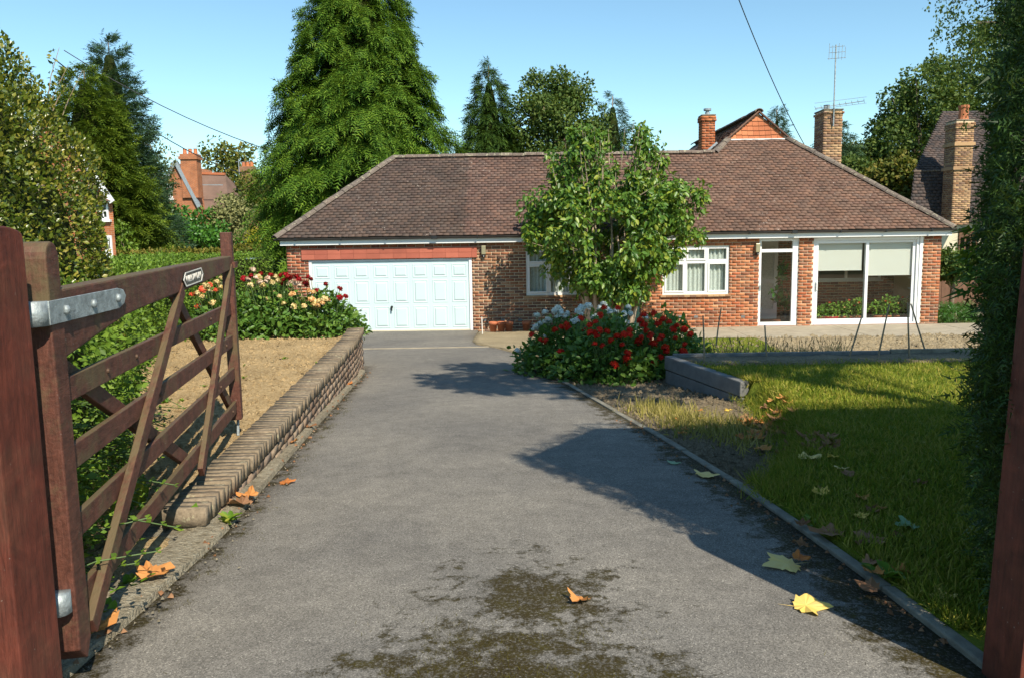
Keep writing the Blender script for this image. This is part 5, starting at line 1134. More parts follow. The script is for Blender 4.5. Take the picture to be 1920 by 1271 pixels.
for (a, b, t_, bt, y_, mt) in ((320, 351, 290, 372, Y2 - .2, 'brick_far'), (404, 429, 306, 365, Y2 + 3.2, 'brick_far2')):
    xa_, xb_, za, zb = q(a, 0)[0], q(b, 0)[0], q(a, bt)[2], q(a, t_)[2]; c = MB().box((xa_, y_, za), (xb_, y_ + .9, zb - .4)).box((xa_ - .1, y_ - .1, zb - .399), (xb_ + .1, y_ + 1, zb - .18)).box((xa_ - .02, y_ - .02, zb - .179), (xb_ + .02, y_ + .92, zb)).build('chimney', M[mt], r2)
    for k in range(3): MB().lathe((xa_ + (k + .5) * (xb_ - xa_) / 3, y_ + .45, zb), [(.16, 0), (.13, .35), (.16, .4), (.1, .4)], 8).build('chimney_pot', M['tile_orange'], c)
p0, p1 = q(316, 373), q(323, 347); far_window(h2, p0[0], p1[0], p0[2], p1[2], Y2)
MB().tube([(q(404, 0)[0], Y2 + 3, q(0, 330)[2]), (q(404, 0)[0], Y2 + 3, q(404, 292)[2])], .03, 5).tube([(q(398, 0)[0], Y2 + 3, q(404, 297)[2]), (q(418, 0)[0], Y2 + 3, q(404, 298)[2])], .02, 4).build('aerial', M['galv'], h2)
# brick pier of a far gateway
MB_ = MB().box((at(363, 34.5), 34.2, GZ0), (at(377, 34.5), 34.5, .92)).box((at(361, 34.5), 34.15, .921), (at(379, 34.5), 34.55, 1.02)); single('brick_pier', MB_, M['brick_chim'], 'small pale brick gate pier standing in the far hedge', 'pier')
# neighbouring house on the right
h3 = thing('neighbour_house', 'neighbouring house with dark tiled roof and cream walls behind the bungalow', 'house', (18, 33, GZ0)); Y3 = 31; q = lambda px, py: atY(px, py, Y3)
zE, zK = q(1780, 418)[2], q(1780, 320)[2]
MB().prism([(q(1708, 418)[0] + .35, Y3 + .25, GZ0), (24, Y3 + .25, GZ0), (24, 37.5, GZ0), (q(1708, 418)[0] * 1.2, 37.5, GZ0)], (0, 0, zE - GZ0)).build('wall', M['cream_paint'], h3)
xa_, xb_ = q(1700, 418)[0], q(1727, 320)[0]
rows_, pl_ = tile_rows((0, Y3 - .1, zE), (1, 0, 0), (0, .30, .954), (zK - zE) / .954, lambda t: xa_ + (xb_ - xa_) * t / ((zK - zE) / .954), lambda t: 24.2, .13, .2)
rf3 = MB().quad((xa_, Y3 - .1, zE), (24.2, Y3 - .1, zE), (24.2, Y3 + .52, zK), (xb_, Y3 + .52, zK)).quad((xa_, Y3 - .1, zE), (xb_, Y3 + .52, zK), (xb_ * 1.19, 37, zK), (xa_ * 1.2, 37.6, zE)).quad((xb_, Y3 + .52, zK), (24.2, Y3 + .52, zK), (24.2, 34.2, zK + 2.6), (xb_ + 2.4, 34.2, zK + 2.6)).quad((xb_, Y3 + .52, zK), (xb_ + 2.4, 34.2, zK + 2.6), (xb_ * 1.19, 37, zK)).build('roof', M['tile_dark'], h3)
tag(leafobj('roof_tiles', brick_arrays(rows_, pl_), M['tile_dark'], rf3), kind='stuff')
sv = np.array([0, 2.68, 2.6]); sl_ = np.linalg.norm(sv); sv /= sl_
rows_, pl_ = tile_rows((0, Y3 + .52, zK + .01), (1, 0, 0), tuple(sv), sl_, lambda t: xb_ + 2.4 * t / sl_, lambda t: 24.2, .13, .2)
tag(leafobj('roof_tiles', brick_arrays(rows_, pl_), M['tile_dark'], rf3), kind='stuff')
MB().bar((xb_ - .05, Y3 + .5, zK + .03), (24.2, Y3 + .5, zK + .03), .1, .06).build('kerb_tiles', M['ridge'], rf3)
cx0, cx1 = q(1768, 330)[0], q(1801, 330)[0]; zc = q(1780, 232)[2]
_roof_save = roof; roof = rf3
c3 = chimney(cx0, cx1, Y3 - .75, Y3 + .0, zE - .1, zc, .30, M['brick_chim']); roof = _roof_save
for zz_ in (q(1780, 278)[2], q(1780, 322)[2]): MB().box((cx0 - .05, Y3 - .80, zz_), (cx1 + .05, Y3 + .05, zz_ + .12)).build('corbel', M['brick_chim'], c3)
MB().lathe(((cx0 + cx1) / 2 + .1, Y3 - .4, zc + .04), [(.2, 0), (.17, .1), (.16, .42), (.19, .46), (.19, .55), (.12, .55)], 12).build('chimney_pot', M['tile_orange'], c3)
MB().bar((q(1815, 330)[0], Y3 + .7, zK + .35), (q(1832, 330)[0], Y3 + 1.5, zK + 1.0), .9, .08, (0, -1, 1)).build('roof_light', M['lead'], rf3)
p0, p1 = q(1802, 478), q(1840, 428); w3 = MB().box((p0[0], Y3 + .19, p0[2] - 1), (p1[0], Y3 + .249, p1[2])).build('window', M['fence'], h3)
for k in range(3): a = p0[0] + .06 + k * (p1[0] - p0[0] - .06) / 3; MB().box((a, Y3 + .17, p0[2] - .9), (a + (p1[0] - p0[0]) / 3 - .1, Y3 + .189, p1[2] - .35)).build('pane', M['car_glass'], w3)
# fence and plants at the right end of the bungalow
fe = thing('panel_fence', 'brown panel fence between the bungalow and the neighbouring house', 'fence', (13.2, 24.5, -.9))
for k in range(22): x = 11.6 + k * .2; MB().box((x, 24.5 + .01 * (k % 2), -.9), (x + .195, 24.52 + .01 * (k % 2), .75 + random.uniform(-.01, .01))).build('board', M['fence'], fe)
bush('climber', 'leafy climber on the fence beside the brick pier', 1788, 470, 23, .55, .1, 'lf_broad', 22, .28, 120, .12); bush('fern', 'low green ferns at the foot of the right hand brick pier', 1790, 575, 20.9, .75, -.9, 'lf_laurel', 20, .22, 110, .11, FROND)
# parked car glimpsed over the hedge
Yc = 44; c = atY(484, 487, Yc); car = thing('parked_car', 'silver blue hatchback parked on the road beyond the hedge', 'car', (c[0], Yc, -.8)); X0 = c[0]
sect = [(-1.95, .35), (-1.9, .75), (-1.15, .88), (-.55, 1.36), (.85, 1.40), (1.55, 1.0), (1.95, .92), (2.0, .35)]
MB().prism([(X0 + a, Yc - .8, -.8 + z) for a, z in sect], (0, 1.6, 0)).build('body', M['car_paint'], car, bevel=.08)
for (s0, s1) in ((-.5, .15), (.2, .85)): MB().prism([(X0 + s0 - .3 * (s0 < 0), Yc - .815, .12), (X0 + s1 + .35 * (s1 > .5), Yc - .815, .12), (X0 + s1, Yc - .815, .50), (X0 + s0, Yc - .815, .50)], (0, .01, 0)).build('side_window', M['car_glass'], car)
MB().quad((X0 - 1.12, Yc - .7, .105), (X0 - 1.12, Yc + .7, .105), (X0 - .58, Yc + .62, .555), (X0 - .58, Yc - .62, .555)).build('windscreen', M['car_glass'], car)
for a in (-1.25, 1.25):
    for b in (-.82, .66): wq = MB().tube([(X0 + a, Yc + b, -.5), (X0 + a, Yc + b + .16, -.5)], .3, 14).build('wheel', M['tyre'], car)
# overhead cables
def cable(a, b, sag, label, r=.02):
    a, b = np.array(a), np.array(b); pts = [a + (b - a) * u + np.array([0, 0, -sag * 4 * u * (1 - u)]) for u in np.linspace(0, 1, 14)]; m = MB().tube(pts, r, 5)
    return single('overhead_cable', m, M['wire'], label, 'cable', loc=a)
cable(atY(120, 95, 40), atY(700, 330, 40), .9, 'upper overhead cable crossing the sky left of the huge cypress', .022)
cable(atY(100, 110, 38), atY(470, 330, 62), .8, 'lower overhead cable running to the orange brick house', .03)
cable(atY(1340, -120, 20), atY(1520, 292, 30), .35, 'single overhead cable dropping to the pale brick chimney', .014)
# trees behind the camera whose shade falls across the lawn and the drive
SD = np.array([sin(SUN_AZ), -cos(SUN_AZ)]) / math.tan(SUN_EL)
def shade(px_list, h, label, rx, ry, n):
    c = np.mean([G(*p)[:2] for p in px_list], 0) + SD * (h + .4); return c
def shade_tree(gx, gy, h, cr, ncl, rc, label):
    c = np.array([gx, gy]) + SD * (h + .45)
    return broad_tree('street_tree', label, 'tree', float(c[0]), float(c[1]), -.05, (0, 0, h), cr, ncl, rc, 95, .22, M['lf_broad'], .14)
shade_tree(1.7, 10.9, 8.2, (3.1, 1.9, .75), 60, .55, 'spreading street tree behind the viewpoint, shading the dahlias')
shade_tree(6.4, 10.3, 8.2, (2.6, .9, .5), 44, .34, 'spreading street tree behind the conifer hedge, shading the lawn')
# ------------------------------------------------------------------ small garden things
# grey sleeper wall holding the lawn
sw = thing('sleeper_wall', 'low grey wall of two stacked sleepers beside the dahlias', 'wall', (2.2, 9.2, -.5))
a, b = np.array([2.47, 8.38, 0]), np.array([1.97, 9.99, 0]); d = (b - a) / np.linalg.norm(b - a)
for (z, h, e) in ((-.165, .17, 0.0), (-.345, .17, .012)):
    zz0 = .03 * (1 if z > -.3 else 0)
    MB().bar(a + [e, 0, z - .02], b + [e, 0, z + .025], .11, h).build('sleeper', M['slab'], sw, bevel=.012)
be = thing('bed_edging', 'concrete gravel boards edging the far side of the lawn', 'edging', (5, 10, -.2)); x = 2.03
for k, L_ in enumerate((2.75, 2.4, 2.4)):
    MB().box((x, 9.98 + .012 * (k % 2), -.22), (x + L_ - .012, 10.03 + .012 * (k % 2), -.035 + .012 * (k % 2))).build('board', M['slab'] if k == 0 else M['concrete'], be, bevel=.008); x += L_
# canes
for (x0, y0, x1, y1, Y, lab) in ((1321, 682, 1318, 592, 9.5, 'upright bamboo cane beside the scarlet dahlias'), (1437, 664, 1434, 610, 9.9, 'short bamboo cane among the lavender spikes'), (1343, 645, 1352, 578, 11, 'thin leaning cane behind the grey sleeper wall'),
        (1594, 664, 1617, 590, 9.75, 'leaning cane standing in front of the sliding door handle'), (1648, 662, 1667, 572, 9.8, 'leaning cane in front of the right glass pane'), (1705, 668, 1702, 568, 9.65, 'vertical cane of the bean wigwam'), (1733, 652, 1708, 570, 10.3, 'cane crossing the vertical one, leaning the other way')):
    p = atY(x0, y0, Y); q = atY(x1, y1, Y + .1); single('garden_cane', MB().tube([p - (q - p) * .1, (p + q) / 2 + rng.normal(size=3) * .004, q], [.011, .010, .009], 7), M['cane'], lab, 'cane')
# lavender: each plant a tuft of spikes
for k, px in enumerate((1345, 1372, 1400, 1440, 1468, 1500, 1535, 1570)):
    x, y, z = atZ(px, 648, -.2); y = 10.5 + .3 * (k % 2); x = float(atY(px, 640, y)[0]); t = thing('lavender', 'faded lavender plant with dark seed spikes behind the edging boards', 'lavender', (x, y, -.2), 0, 'lavender along the edging')
    n = 26; b = np.array([x, y, -.22]) + rng.normal(size=(n, 3)) * (.08, .08, 0); d = norm(np.array([0, 0, 1.]) + rng.normal(size=(n, 3)) * .32); h = rng.uniform(.12, .36, n)
    tag(leafobj('spikes', scatter([(0, .012, 0), (0, -.012, 0), (.7, -.006, 0), (.72, -.02, 0), (1, 0, 0), (.72, .02, 0), (.7, .006, 0)], [(0, 1, 2), (0, 2, 6), (3, 4, 5)], b, d, jitter_dirs(np.tile((0., -1, 0), (n, 1)), .5), h), M['lavender'], t), kind='stuff')
    n = 160; P = np.array([x, y, -.2]) + rng.normal(size=(n, 3)) * (.1, .08, .05); leafobj('foliage', scatter(*BLADE, P, jitter_dirs(np.tile((0, 0, 1.), (n, 1)), .5), rdir(n), .1), M['lf_grey'], t)
# terracotta pots by the wall
def pot(x, y, z, r, h, lab, group=None):
    t = thing('plant_pot', lab, 'flower pot', (x, y, z), 0, group); m = MB().lathe((x, y, z), [(0, 0), (r * .68, 0), (r * .92, h * .72), (r * 1.02, h * .72), (r * 1.05, h), (r * .9, h), (r * .82, h * .75), (0, h * .75)], 18); m.build('pot', M['terracotta'], t, True); return t
for k, (px, lab) in enumerate(((925, 'terracotta pot leftmost in the row beside the garage'), (940, 'terracotta pot in the middle of the row beside the garage'), (955, 'terracotta pot rightmost in the row beside the garage'), (987, 'lone terracotta pot under the left window'))):
    p = atY(px, 625, 19.95); pot(p[0], 19.85, -.90, .105, .27, lab)
p = atY(1284, 612, 19.9); pot(p[0], 19.9, -.895, .09, .2, 'small terracotta pot under the right window')
# tall thin stakes by the pots
for px, Y in ((905, 19.2),): p = atY(px, 640, 18.6); single('garden_cane', MB().tube([(p[0], 18.6, gz(18.6) - .05), (p[0] - .01, 18.6, gz(18.6) + .42)], .012, 6), M['plate_white'], 'pale stake standing in front of the terracotta pots', 'cane')
# water butt by the downpipe
wb = thing('water_butt', 'green plastic water butt half hidden by the shrub tree', 'water butt', (2.95, 19.9, -.9)); x, y = 2.95, 19.95
MB().lathe((x, y, -.895), [(0, 0), (.22, 0), (.25, .3), (.25, .6), (.22, .85), (0, .85)], 20).build('barrel', m_plain('green_plastic', (.02, .13, .10), .45, 0, .15, 3), wb, True)
for z in (.2, .42, .64): MB().lathe((x, y, -.895 + z), [(.245, -.02), (.268, 0), (.245, .02)], 20).build('rib', bpy.data.materials['green_plastic'], wb, True)
MB().lathe((x, y, -.04), [(0, 0), (.235, 0), (.235, .03), (.2, .05), (0, .06)], 20).build('lid', M['black'], wb)
# pelargoniums behind the sliding door
def pelargonium(x, y, z, h, r, lab, fl, potmat='terracotta', potr=.10):
    t = thing('pot_plant', lab, 'pot plant', (x, y, z)); MB().lathe((x, y, z), [(0, 0), (potr * .7, 0), (potr, .15), (potr * 1.06, .15), (potr * 1.06, .18), (potr * .9, .18), (potr * .9, .14), (0, .14)], 14).build('pot', M[potmat], t, True)
    n = 230; h *= 1.15; P, Nn = lump_pts(n, (x, y, z + .16 + h / 2), (r * 1.1, r * .8, h / 2), .3); leafobj('foliage', scatter(*LEAF6, P, jitter_dirs(Nn, .7), jitter_dirs(Nn + np.array([0, -.3, .5]), .4), .085 * rng.uniform(.7, 1.3, n)), M['lf_pot'], t)
    st = MB()
    for k in range(5): st.tube([(x, y, z + .12), (x + random.uniform(-r, r) * .6, y + random.uniform(-r, r) * .4, z + .16 + h * .8)], .006, 5)
    st.build('stems', M['stem'], t); o = org(t)
    for k in range(fl): ob = link('flower_head', FL[random.choice(['coral', 'peach', 'red'])][0], None, t, tuple(np.array([x + random.uniform(-r, r) * .8, y - r * .6, z + .2 + h * random.uniform(.5, 1.05)]) - o)); ob.scale = (.75, .75, .65)
    return t
for k, (px, h, fl, lab, pm) in enumerate(((1541, .22, 0, 'pale leaved plant at the sliding door handle side', 'terracotta'), (1556, .30, 1, 'bushy plant in a red plastic bowl behind the glass', 'red_plastic'), (1578, .30, 2, 'pelargonium with coral flowers next to the red bowl', 'terracotta'), (1597, .36, 3, 'pelargonium left of the sliding door meeting rail', 'terracotta'), (1612, .42, 2, 'taller pelargonium touching the sliding door meeting rail', 'terracotta'),
        (1645, .34, 1, 'pelargonium right of the sliding door meeting rail', 'terracotta'), (1662, .46, 1, 'tallest pelargonium behind the right glass pane', 'terracotta'), (1684, .44, 2, 'pelargonium in front of the flower stand behind the glass', 'terracotta'), (1703, .40, 2, 'pelargonium nearest the right door jamb', 'terracotta'))):
    p = atY(px, 600, 20.75); pelargonium(p[0], 20.75, -.893, h, .17 if k != 1 else .2, lab, fl, pm, .11 if k != 1 else .2)
# tall plant in the entrance
x = float(atY(1465, 600, 20.9)[0]); t = thing('pot_plant', 'tall leafy house plant in a black tub inside the entrance', 'pot plant', (x, 20.9, -.893)); MB().lathe((x + .12, 20.9, -.893), [(0, 0), (.13, 0), (.16, .3), (.14, .3), (0, .27)], 14).build('tub', M['black'], t, True)
cl = [((x - .02, 20.9, .55), (.1, .1, .12)), ((x - .02, 20.9, .3), (.13, .1, .1)), ((x - .1, 20.9, -.05), (.2, .15, .1)), ((x, 20.9, -.25), (.24, .15, .2)), ((x + .16, 20.9, -.35), (.16, .15, .14))]
clump_crown(cl, 34, .13, LEAF6, M['lf_laurel'], t, .4, 'foliage'); MB().tube([(x + .1, 20.9, -.65), (x, 20.9, 0), (x - .02, 20.9, .6)], [.012, .01, .006], 6).build('stem', M['stem'], t)
# flower stand behind the right pane
x = float(atY(1712, 560, 20.95)[0]); fs = thing('plant_stand', 'white tiered plant stand behind the right glass pane', 'plant stand', (x, 20.95, -.893)); MB().tube([(x, 20.95, -.893), (x, 20.95, .25)], .015, 6).build('pole', M['white'], fs)
for z in (-.3, -.05, .22): MB().lathe((x, 20.95, z), [(0, 0), (.13, 0), (.15, .03), (.13, .03), (0, .015)], 14).build('shelf', M['white'], fs, True)
# ------------------------------------------------------------------ grass
def blades(name, pts_fn, n, size, mat, lean=.55, tm=BLADE):
    P = pts_fn(n); P = P[~np.isnan(P[:, 0])]; k = len(P)
    return tag(leafobj(name, scatter(*tm, P, jitter_dirs(np.tile((0, 0, 1.), (k, 1)), lean), rdir(k), size * rng.uniform(.4, 1.5, k)), mat, None), kind='stuff')
def lawn_pts(n):
    y = 2.9 + (9.5 - 2.9) * rng.random(n) ** 1.35; x = np.array([FOOT(v) for v in y]) + .01 + rng.random(n) ** 1.15 * (6.2 - 1.5); x = np.where(x > .72 * y + .6, np.array([FOOT(v) for v in y]) + rng.random(n) * 1.6, x)
    return np.stack([x, y, np.array([lawn_z(a, b) for a, b in zip(x, y)]) - .003], 1)
o = blades('lawn_grass', lawn_pts, 110000, .046, M['grass'], .75, BLADEW); o['label'] = 'short mown grass on the raised right hand lawn'; o['category'] = 'grass'
def bank_pts(n):
    y = rng.uniform(4.6, 8.6, n); x = np.array([FOOT(v) for v in y]) + rng.normal(size=n) * .10 + .12; return np.stack([x, y, np.array([lawn_z(a, b) for a, b in zip(x, y)])], 1)
o = blades('bank_grass', bank_pts, 9000, .065, M['grass'], .7); o['label'] = 'longer uncut grass hanging over the lawn bank'; o['category'] = 'grass'
def edge_pts(n):
    y = rng.uniform(2.7, 5.2, n); x = np.array([DR(v) for v in y]) + .10 + np.abs(rng.normal(size=n)) * .07; return np.stack([x, y, np.array([gz(v) for v in y]) + .01], 1)
o = blades('edge_grass', edge_pts, 1300, .09, M['grass'], .8); o['label'] = 'straggling grass along the kerb stones'; o['category'] = 'grass'
def dry_pts(n):
    c = [G(1250, 775), G(1300, 790), G(1340, 810), G(1280, 800), G(1380, 800), G(1220, 770), G(1400, 830)]; q = np.array([c[i][:2] for i in rng.integers(0, len(c), n)]) + rng.normal(size=(n, 2)) * (.16, .22)
    return np.stack([q[:, 0], q[:, 1], np.array([gz(v) for v in q[:, 1]])], 1)
o = blades('dry_grass', dry_pts, 2600, .11, M['grass_dry'], .6); o['label'] = 'tufts of yellowed dry grass in the bed beside the kerb'; o['category'] = 'grass'
def small_pts(n): y = rng.uniform(14.7, 17.4, n); x = rng.uniform(3.2, 5.3, n); return np.stack([x, y, np.array([low_z(a, b) for a, b in zip(x, y)]) + .02], 1)
o = blades('small_lawn_grass', small_pts, 9000, .06, M['grass']); o['label'] = 'sunlit grass of the small lawn by the house'; o['category'] = 'grass'
# moss tufts and grit on the drive
def moss_pts(n):
    c = rng.normal(size=(n, 2)) * (.33, .26) + (-.02, 2.62); s_ = rng.random(n) < .42; k = s_.sum(); y = rng.uniform(2.6, 8.5, k); x = np.array([DL(v) for v in y]) + .10 + np.abs(rng.normal(size=k)) * .07; c[s_] = np.stack([x, y], 1)
    s2 = rng.random(n) < .18; k = s2.sum(); y = rng.uniform(2.6, 6, k); x = np.array([DR(v) for v in y]) - .06 - np.abs(rng.normal(size=k)) * .16; c[s2] = np.stack([x, y], 1)
    v = np.array([vnoise(a * 7, b * 7) + .6 * vnoise(a * 17, b * 17) for a, b in c]); c = c[v > .02]
    return np.stack([c[:, 0], c[:, 1], np.array([drive_z(a, b) for a, b in c])], 1)
o = blades('moss', moss_pts, 16000, .016, M['moss'], .9); o['label'] = 'brown green moss growing on the asphalt'; o['category'] = 'moss'
# stones and crumbs of soil in the beds
def crumbs(name, n, fn, s, mat, lab):
    P = fn(n); T = [(0, 0, 0), (1, 0, 0), (.5, .9, 0), (.5, .35, .6)]; FT = [(0, 1, 3), (1, 2, 3), (2, 0, 3)]
    o = tag(leafobj(name, scatter(T, FT, P, jitter_dirs(np.tile((1., 0, 0), (n, 1)), .8) * np.array([1, 1, .15]), jitter_dirs(np.tile((0, 0, 1.), (n, 1)), .2), s * rng.uniform(.4, 1.5, n) ** 2), mat, None), kind='stuff'); o['label'] = lab; o['category'] = 'soil'
def bedp(n): y = 4.6 + 8 * rng.random(n) ** 1.2; x = np.array([WL(v) for v in y]) - .12 - rng.random(n) * 2.6; return np.stack([x, y, np.array([bed_z(a, b) for a, b in zip(x, y)]) - .004], 1)
crumbs('soil_crumbs', 9000, bedp, .026, M['soil'], 'crumbled dry soil of the left bed')
def fbp(n): y = rng.uniform(5, 10.5, n); x = np.array([DR(v) + .1 + rng.random() * (FOOT(v) - DR(v) - .1) for v in y]); return np.stack([x, y, np.array([gz(v) for v in y]) - .005], 1)
crumbs('bed_crumbs', 4500, fbp, .024, M['soil_dark'], 'stony crumbs of soil in the bed beside the kerb')
def gvp(n): y = rng.uniform(14, 17.8, n); x = rng.uniform(2.5, 12.5, n); return np.stack([x, y, np.array([low_z(a, b) for a, b in zip(x, y)])], 1)
crumbs('stones', 6000, gvp, .05, M['gravel'], 'pale stones of the bed in front of the porch')
# ------------------------------------------------------------------ weeds and fallen leaves
def weed(x, y, z, r, n, lab, mat='lf_weed', size=.09):
    t = thing('weed', lab, 'weed', (x, y, z)); a = rng.uniform(0, 6.28, n); D = np.stack([np.cos(a), np.sin(a), rng.uniform(.15, 1.1, n)], 1); P = np.array([x, y, z]) + rng.normal(size=(n, 3)) * (r * .3, r * .3, .004)
    leafobj('leaves', scatter(*LEAF6, P, D, np.tile((0, 0, 1.), (n, 1)) + rng.normal(size=(n, 3)) * .2, size * rng.uniform(.6, 1.2, n)), M[mat], t); return t
for (px, py, n, s, lab) in ((430, 985, 22, .07, 'leafy weed growing at the near end of the low brick wall'), (250, 1110, 16, .07, 'grassy weed growing on the soil under the gate'), (185, 1165, 16, .06, 'green weed at the foot of the gate heel'), (600, 770, 12, .06, 'small weed on the kerb haunch halfway along the wall'), (1665, 1095, 9, .10, 'broad leaved weed beside the right kerb'), (1520, 990, 8, .05, 'tiny weed at the edge of the shaded lawn')):
    p = G(px, py); weed(p[0], p[1], p[2] + .03, .06, n, lab, 'lf_weed', s)
for (px, py, z, ln, lab) in ((358, 990, -.12, .15, 'pair of lily-like leaves against the end of the low wall'), (255, 950, -.08, .2, 'broad green leaf blades under the gate')):
    p = atZ(px, py, z); t = thing('weed', lab, 'weed', tuple(p)); n = 4; D = np.array([(-.9, -.1, .45), (.25, 0, 1), (.5, .1, .8), (-.3, 0, .8)]); leafobj('leaves', scatter(*LEAF6, np.tile(p, (n, 1)), D, np.array([(.3, -.8, .8)] * n), [ln, ln, ln * .7, ln * .6]), M['lf_weed'], t)
for k in range(16):
    x, y = random.uniform(-4.5, -2.3), random.uniform(5, 11.5); weed(x, y, bed_z(x, y), .05, random.randint(6, 14), 'small green seedling on the dry soil bed', 'lf_weed', random.uniform(.03, .06))['group'] = 'seedlings on the soil bed'
def maple(size, curl, seed):
    r = np.random.default_rng(seed); pts = []; lob = [(-2.6, .62), (-2.0, .66), (-1.3, .95), (-.8, .72), (-.05, 1.05), (.72, .74), (1.25, .93), (1.95, .66), (2.6, .62)]
    ring = [(0, -.30)]; V = [(0, 0, .05)]
    for a, rr in lob:
        rr *= r.uniform(.85, 1.12)
        for da, k in ((-.16, .86), (0, 1), (.16, .86)) if rr > .5 else ((0, 1),):
            x, y = sin(a + da) * rr * k, cos(a + da) * rr * k; V.append((x, y, curl * (x * x * r.uniform(.3, 1) + .6 * y * y * r.uniform(-.2, 1)) + r.uniform(-.03, .05)))
    V.append((.04, -.42, .0)); n = len(V); Fs = [(0, i, i + 1) for i in range(1, n - 1)] + [(0, n - 1, 1)]
    b = len(V); V += [(.02, -.4, .0), (-.02, -.4, 0), (.06, -1.15, .06)]; Fs.append((b, b + 1, b + 2))
    V = np.array(V) * size * 1.2 * np.array([1, -1, 1]); V[:, 2] -= V[:, 2].min(); return V, Fs
def fallen(px, py, size, mat, lab, zoff=.006, surf='drive', group=None, curl=.35):
    p = G(px, py); x, y = p[0], p[1]
    if surf == 'lawn':
        for _ in range(4): p = atZ(px, py, lawn_z(p[0], p[1]) + .02)
        x, y = p[0], p[1]; z = lawn_z(x, y) + .018
    elif surf == 'bed': z = max(gz(y) + .03, lawn_z(x, y) + .01 if x > FOOT(y) else -9)
    else: z = drive_z(x, y) + zoff
    V, Fs = maple(size, curl, random.randint(0, 9999)); me = mesh_np('fallen_leaf', V, Fs, False); o = link('fallen_leaf', me, M[mat], None, (x, y, z), (random.uniform(-.15, .15), random.uniform(-.15, .15), random.uniform(0, 6.28)))
    return tag(o, lab, 'leaf', group)
fallen(1473, 1062, .10, 'leaf_yellow', 'large pale yellow leaf lying in the shade on the asphalt', curl=.12); fallen(1510, 1140, .088, 'leaf_yellow', 'golden yellow leaf at the sunny edge of the shadow on the asphalt', curl=.45)
fallen(1088, 1136, .055, 'leaf_orange', 'curled orange leaf near the moss patch on the drive', curl=.9); fallen(1322, 895, .08, 'leaf_yellow', 'bright yellow leaf touching the kerb stones', curl=.4)
fallen(1262, 872, .05, 'leaf_green', 'small pale leaf on the shaded asphalt near the kerb'); fallen(535, 908, .06, 'leaf_orange', 'flat orange leaf lying on moss beside the low wall', .01)
fallen(285, 1098, .09, 'leaf_orange', 'crumpled orange leaf on the concrete below the gate', .05, curl=.9); fallen(455, 958, .10, 'leaf_brown', 'heap of tan leaves at the near end of the low wall', .04, curl=.8); fallen(470, 945, .08, 'leaf_orange', 'orange leaf on the heap at the near end of the low wall', .05, curl=.7)
fallen(548, 838, .07, 'leaf_orange', 'curled orange leaf on the kerb haunch', .04, curl=.8); fallen(655, 726, .07, 'leaf_orange', 'orange leaf at the far end of the kerb haunch', .04, curl=.6); fallen(185, 1200, .08, 'leaf_orange', 'orange leaf at the foot of the gate heel', .04, curl=.8); fallen(580, 808, .06, 'leaf_brown', 'rusty brown leaf beside the kerb weed', .04, curl=.8)
fallen(1632, 1112, .06, 'leaf_brown', 'brown leaf lying on the kerb stones in deep shade', .03); fallen(1768, 1137, .06, 'leaf_yellow', 'tan leaf on bare earth beside the dark gate post', .03, 'bed', curl=.5)
for (px, py, s, m_, lab) in ((1512, 858, .085, 'leaf_yellow', 'broad yellow leaf on the heap of dead leaves by the bank'), (1563, 856, .05, 'leaf_yellow', 'pale leaf standing up against the bank'), (1580, 878, .05, 'leaf_yellow', 'upright yellow brown leaf in the shaded grass'), (1540, 922, .06, 'leaf_yellow', 'golden leaf in the middle of the shaded lawn'), (1612, 966, .05, 'leaf_yellow', 'lime yellow leaf in the shaded lawn'), (1705, 985, .07, 'leaf_green', 'pale grey green upturned leaf on the lawn'), (1560, 1000, .09, 'leaf_brown', 'long curled brown leaf at the kerb side of the lawn'), (1630, 1010, .09, 'leaf_brown', 'large dead brown leaf in long grass')):
    fallen(px, py, s, m_, lab, surf='lawn', curl=.6)
for k in range(44):
    px, py = random.gauss(1440, 32), random.gauss(808, 14); fallen(px, py, random.uniform(.05, .08), random.choice(['leaf_orange', 'leaf_brown', 'leaf_orange']), 'dead orange brown leaf in the drift below the lawn bank', surf='bed', group='leaf drift below the bank', curl=.8)
for k in range(14):
    px, py = random.gauss(1515, 36), random.gauss(860, 12); fallen(px, py, random.uniform(.05, .08), 'leaf_brown', 'dead brown leaf lying in the shaded drift at the bank foot', surf='bed', group='shaded leaf drift', curl=.8)
for k in range(16):
    px = random.uniform(1480, 1840); py = random.uniform(870, 1090); fallen(px, py, random.uniform(.03, .055), random.choice(['leaf_brown', 'leaf_brown', 'leaf_orange']), 'small brown leaf scattered on the shaded lawn', surf='lawn', group='leaves scattered on the lawn', curl=.9)
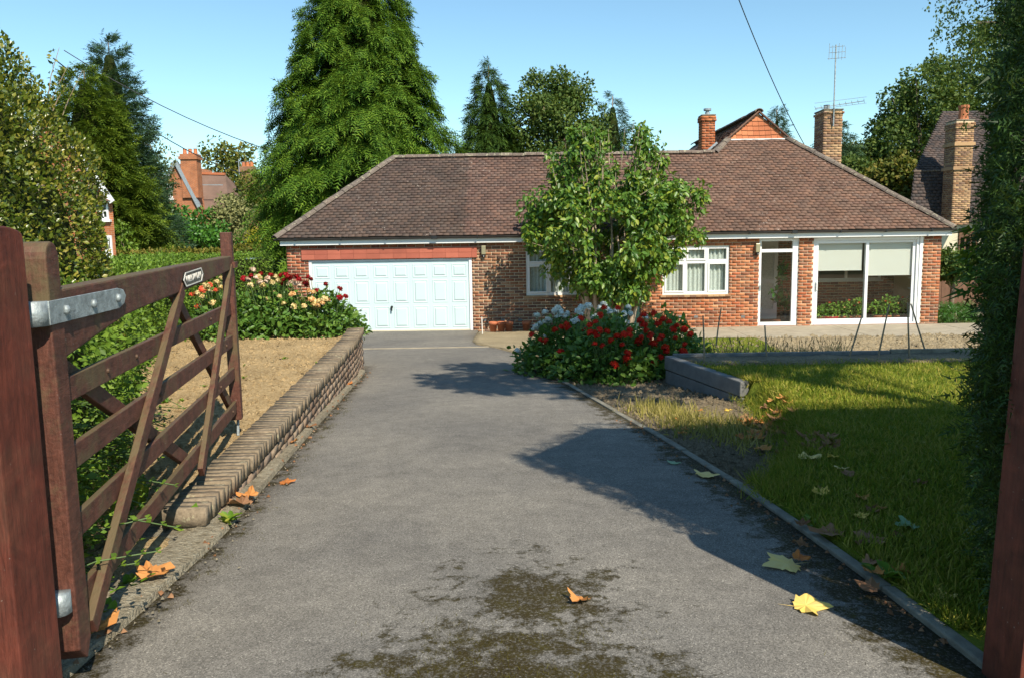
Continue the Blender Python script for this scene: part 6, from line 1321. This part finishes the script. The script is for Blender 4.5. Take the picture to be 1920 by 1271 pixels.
for k in range(8):
    px = random.uniform(1220, 1420); py = random.uniform(770, 830); fallen(px, py, random.uniform(.03, .06), random.choice(['leaf_yellow', 'leaf_orange']), 'yellowing leaf among the dry grass tufts', surf='bed', group='leaves among the dry grass', curl=.7)
# pale grit and litter on the drive
n = 260; y = 2.6 + 12 * rng.random(n) ** 1.6; x = np.array([DL(v) + .1 + rng.random() * (DR(v) - DL(v) - .2) for v in y]); P = np.stack([x, y, np.array([drive_z(a, b) for a, b in zip(x, y)]) + .001], 1)
o = tag(leafobj('grit', scatter([(0, 0, 0), (1, .2, 0), (.6, .9, 0), (.5, .4, .4)], [(0, 1, 3), (1, 2, 3), (2, 0, 3)], P, jitter_dirs(np.tile((1., 0, 0), (n, 1)), .8) * np.array([1, 1, .05]), np.tile((0, 0, 1.), (n, 1)), rng.uniform(.003, .010, n)), M['concrete'], None), 'pale crumbs of grit scattered on the asphalt', 'grit', None, 'stuff')
# crumbs, moss and leaf bits along the foot of the low wall
def hp(n): y = rng.uniform(2.6, 11.5, n); x = np.array([DL(v) for v in y]) - .10 + np.abs(rng.normal(size=n)) * .10; return np.stack([x, y, np.array([gz(v) for v in y]) + .035 - .02 * (x > np.array([DL(v) for v in y]))], 1)
crumbs('wall_foot_crumbs', 2200, hp, .008, M['haunch'], 'soil crumbs washed along the foot of the low wall')
def hl(n): y = rng.uniform(2.6, 11.5, n); x = np.array([DL(v) for v in y]) - .02 + np.abs(rng.normal(size=n)) * .07; return np.stack([x, y, np.array([gz(v) for v in y]) + .03 - .02 * (x > np.array([DL(v) + .03 for v in y]))], 1)
crumbs('leaf_litter', 130, hl, .014, M['leaf_brown'], 'dead leaf fragments along the foot of the low wall')

def rl(n): y = rng.uniform(2.7, 7.5, n); x = np.array([DR(v) for v in y]) - np.abs(rng.normal(size=n)) * .09; return np.stack([x, y, np.array([drive_z(a, b) for a, b in zip(x, y)])], 1)
crumbs('kerb_litter', 220, rl, .014, M['leaf_brown'], 'dead leaf fragments gathered against the right kerb')
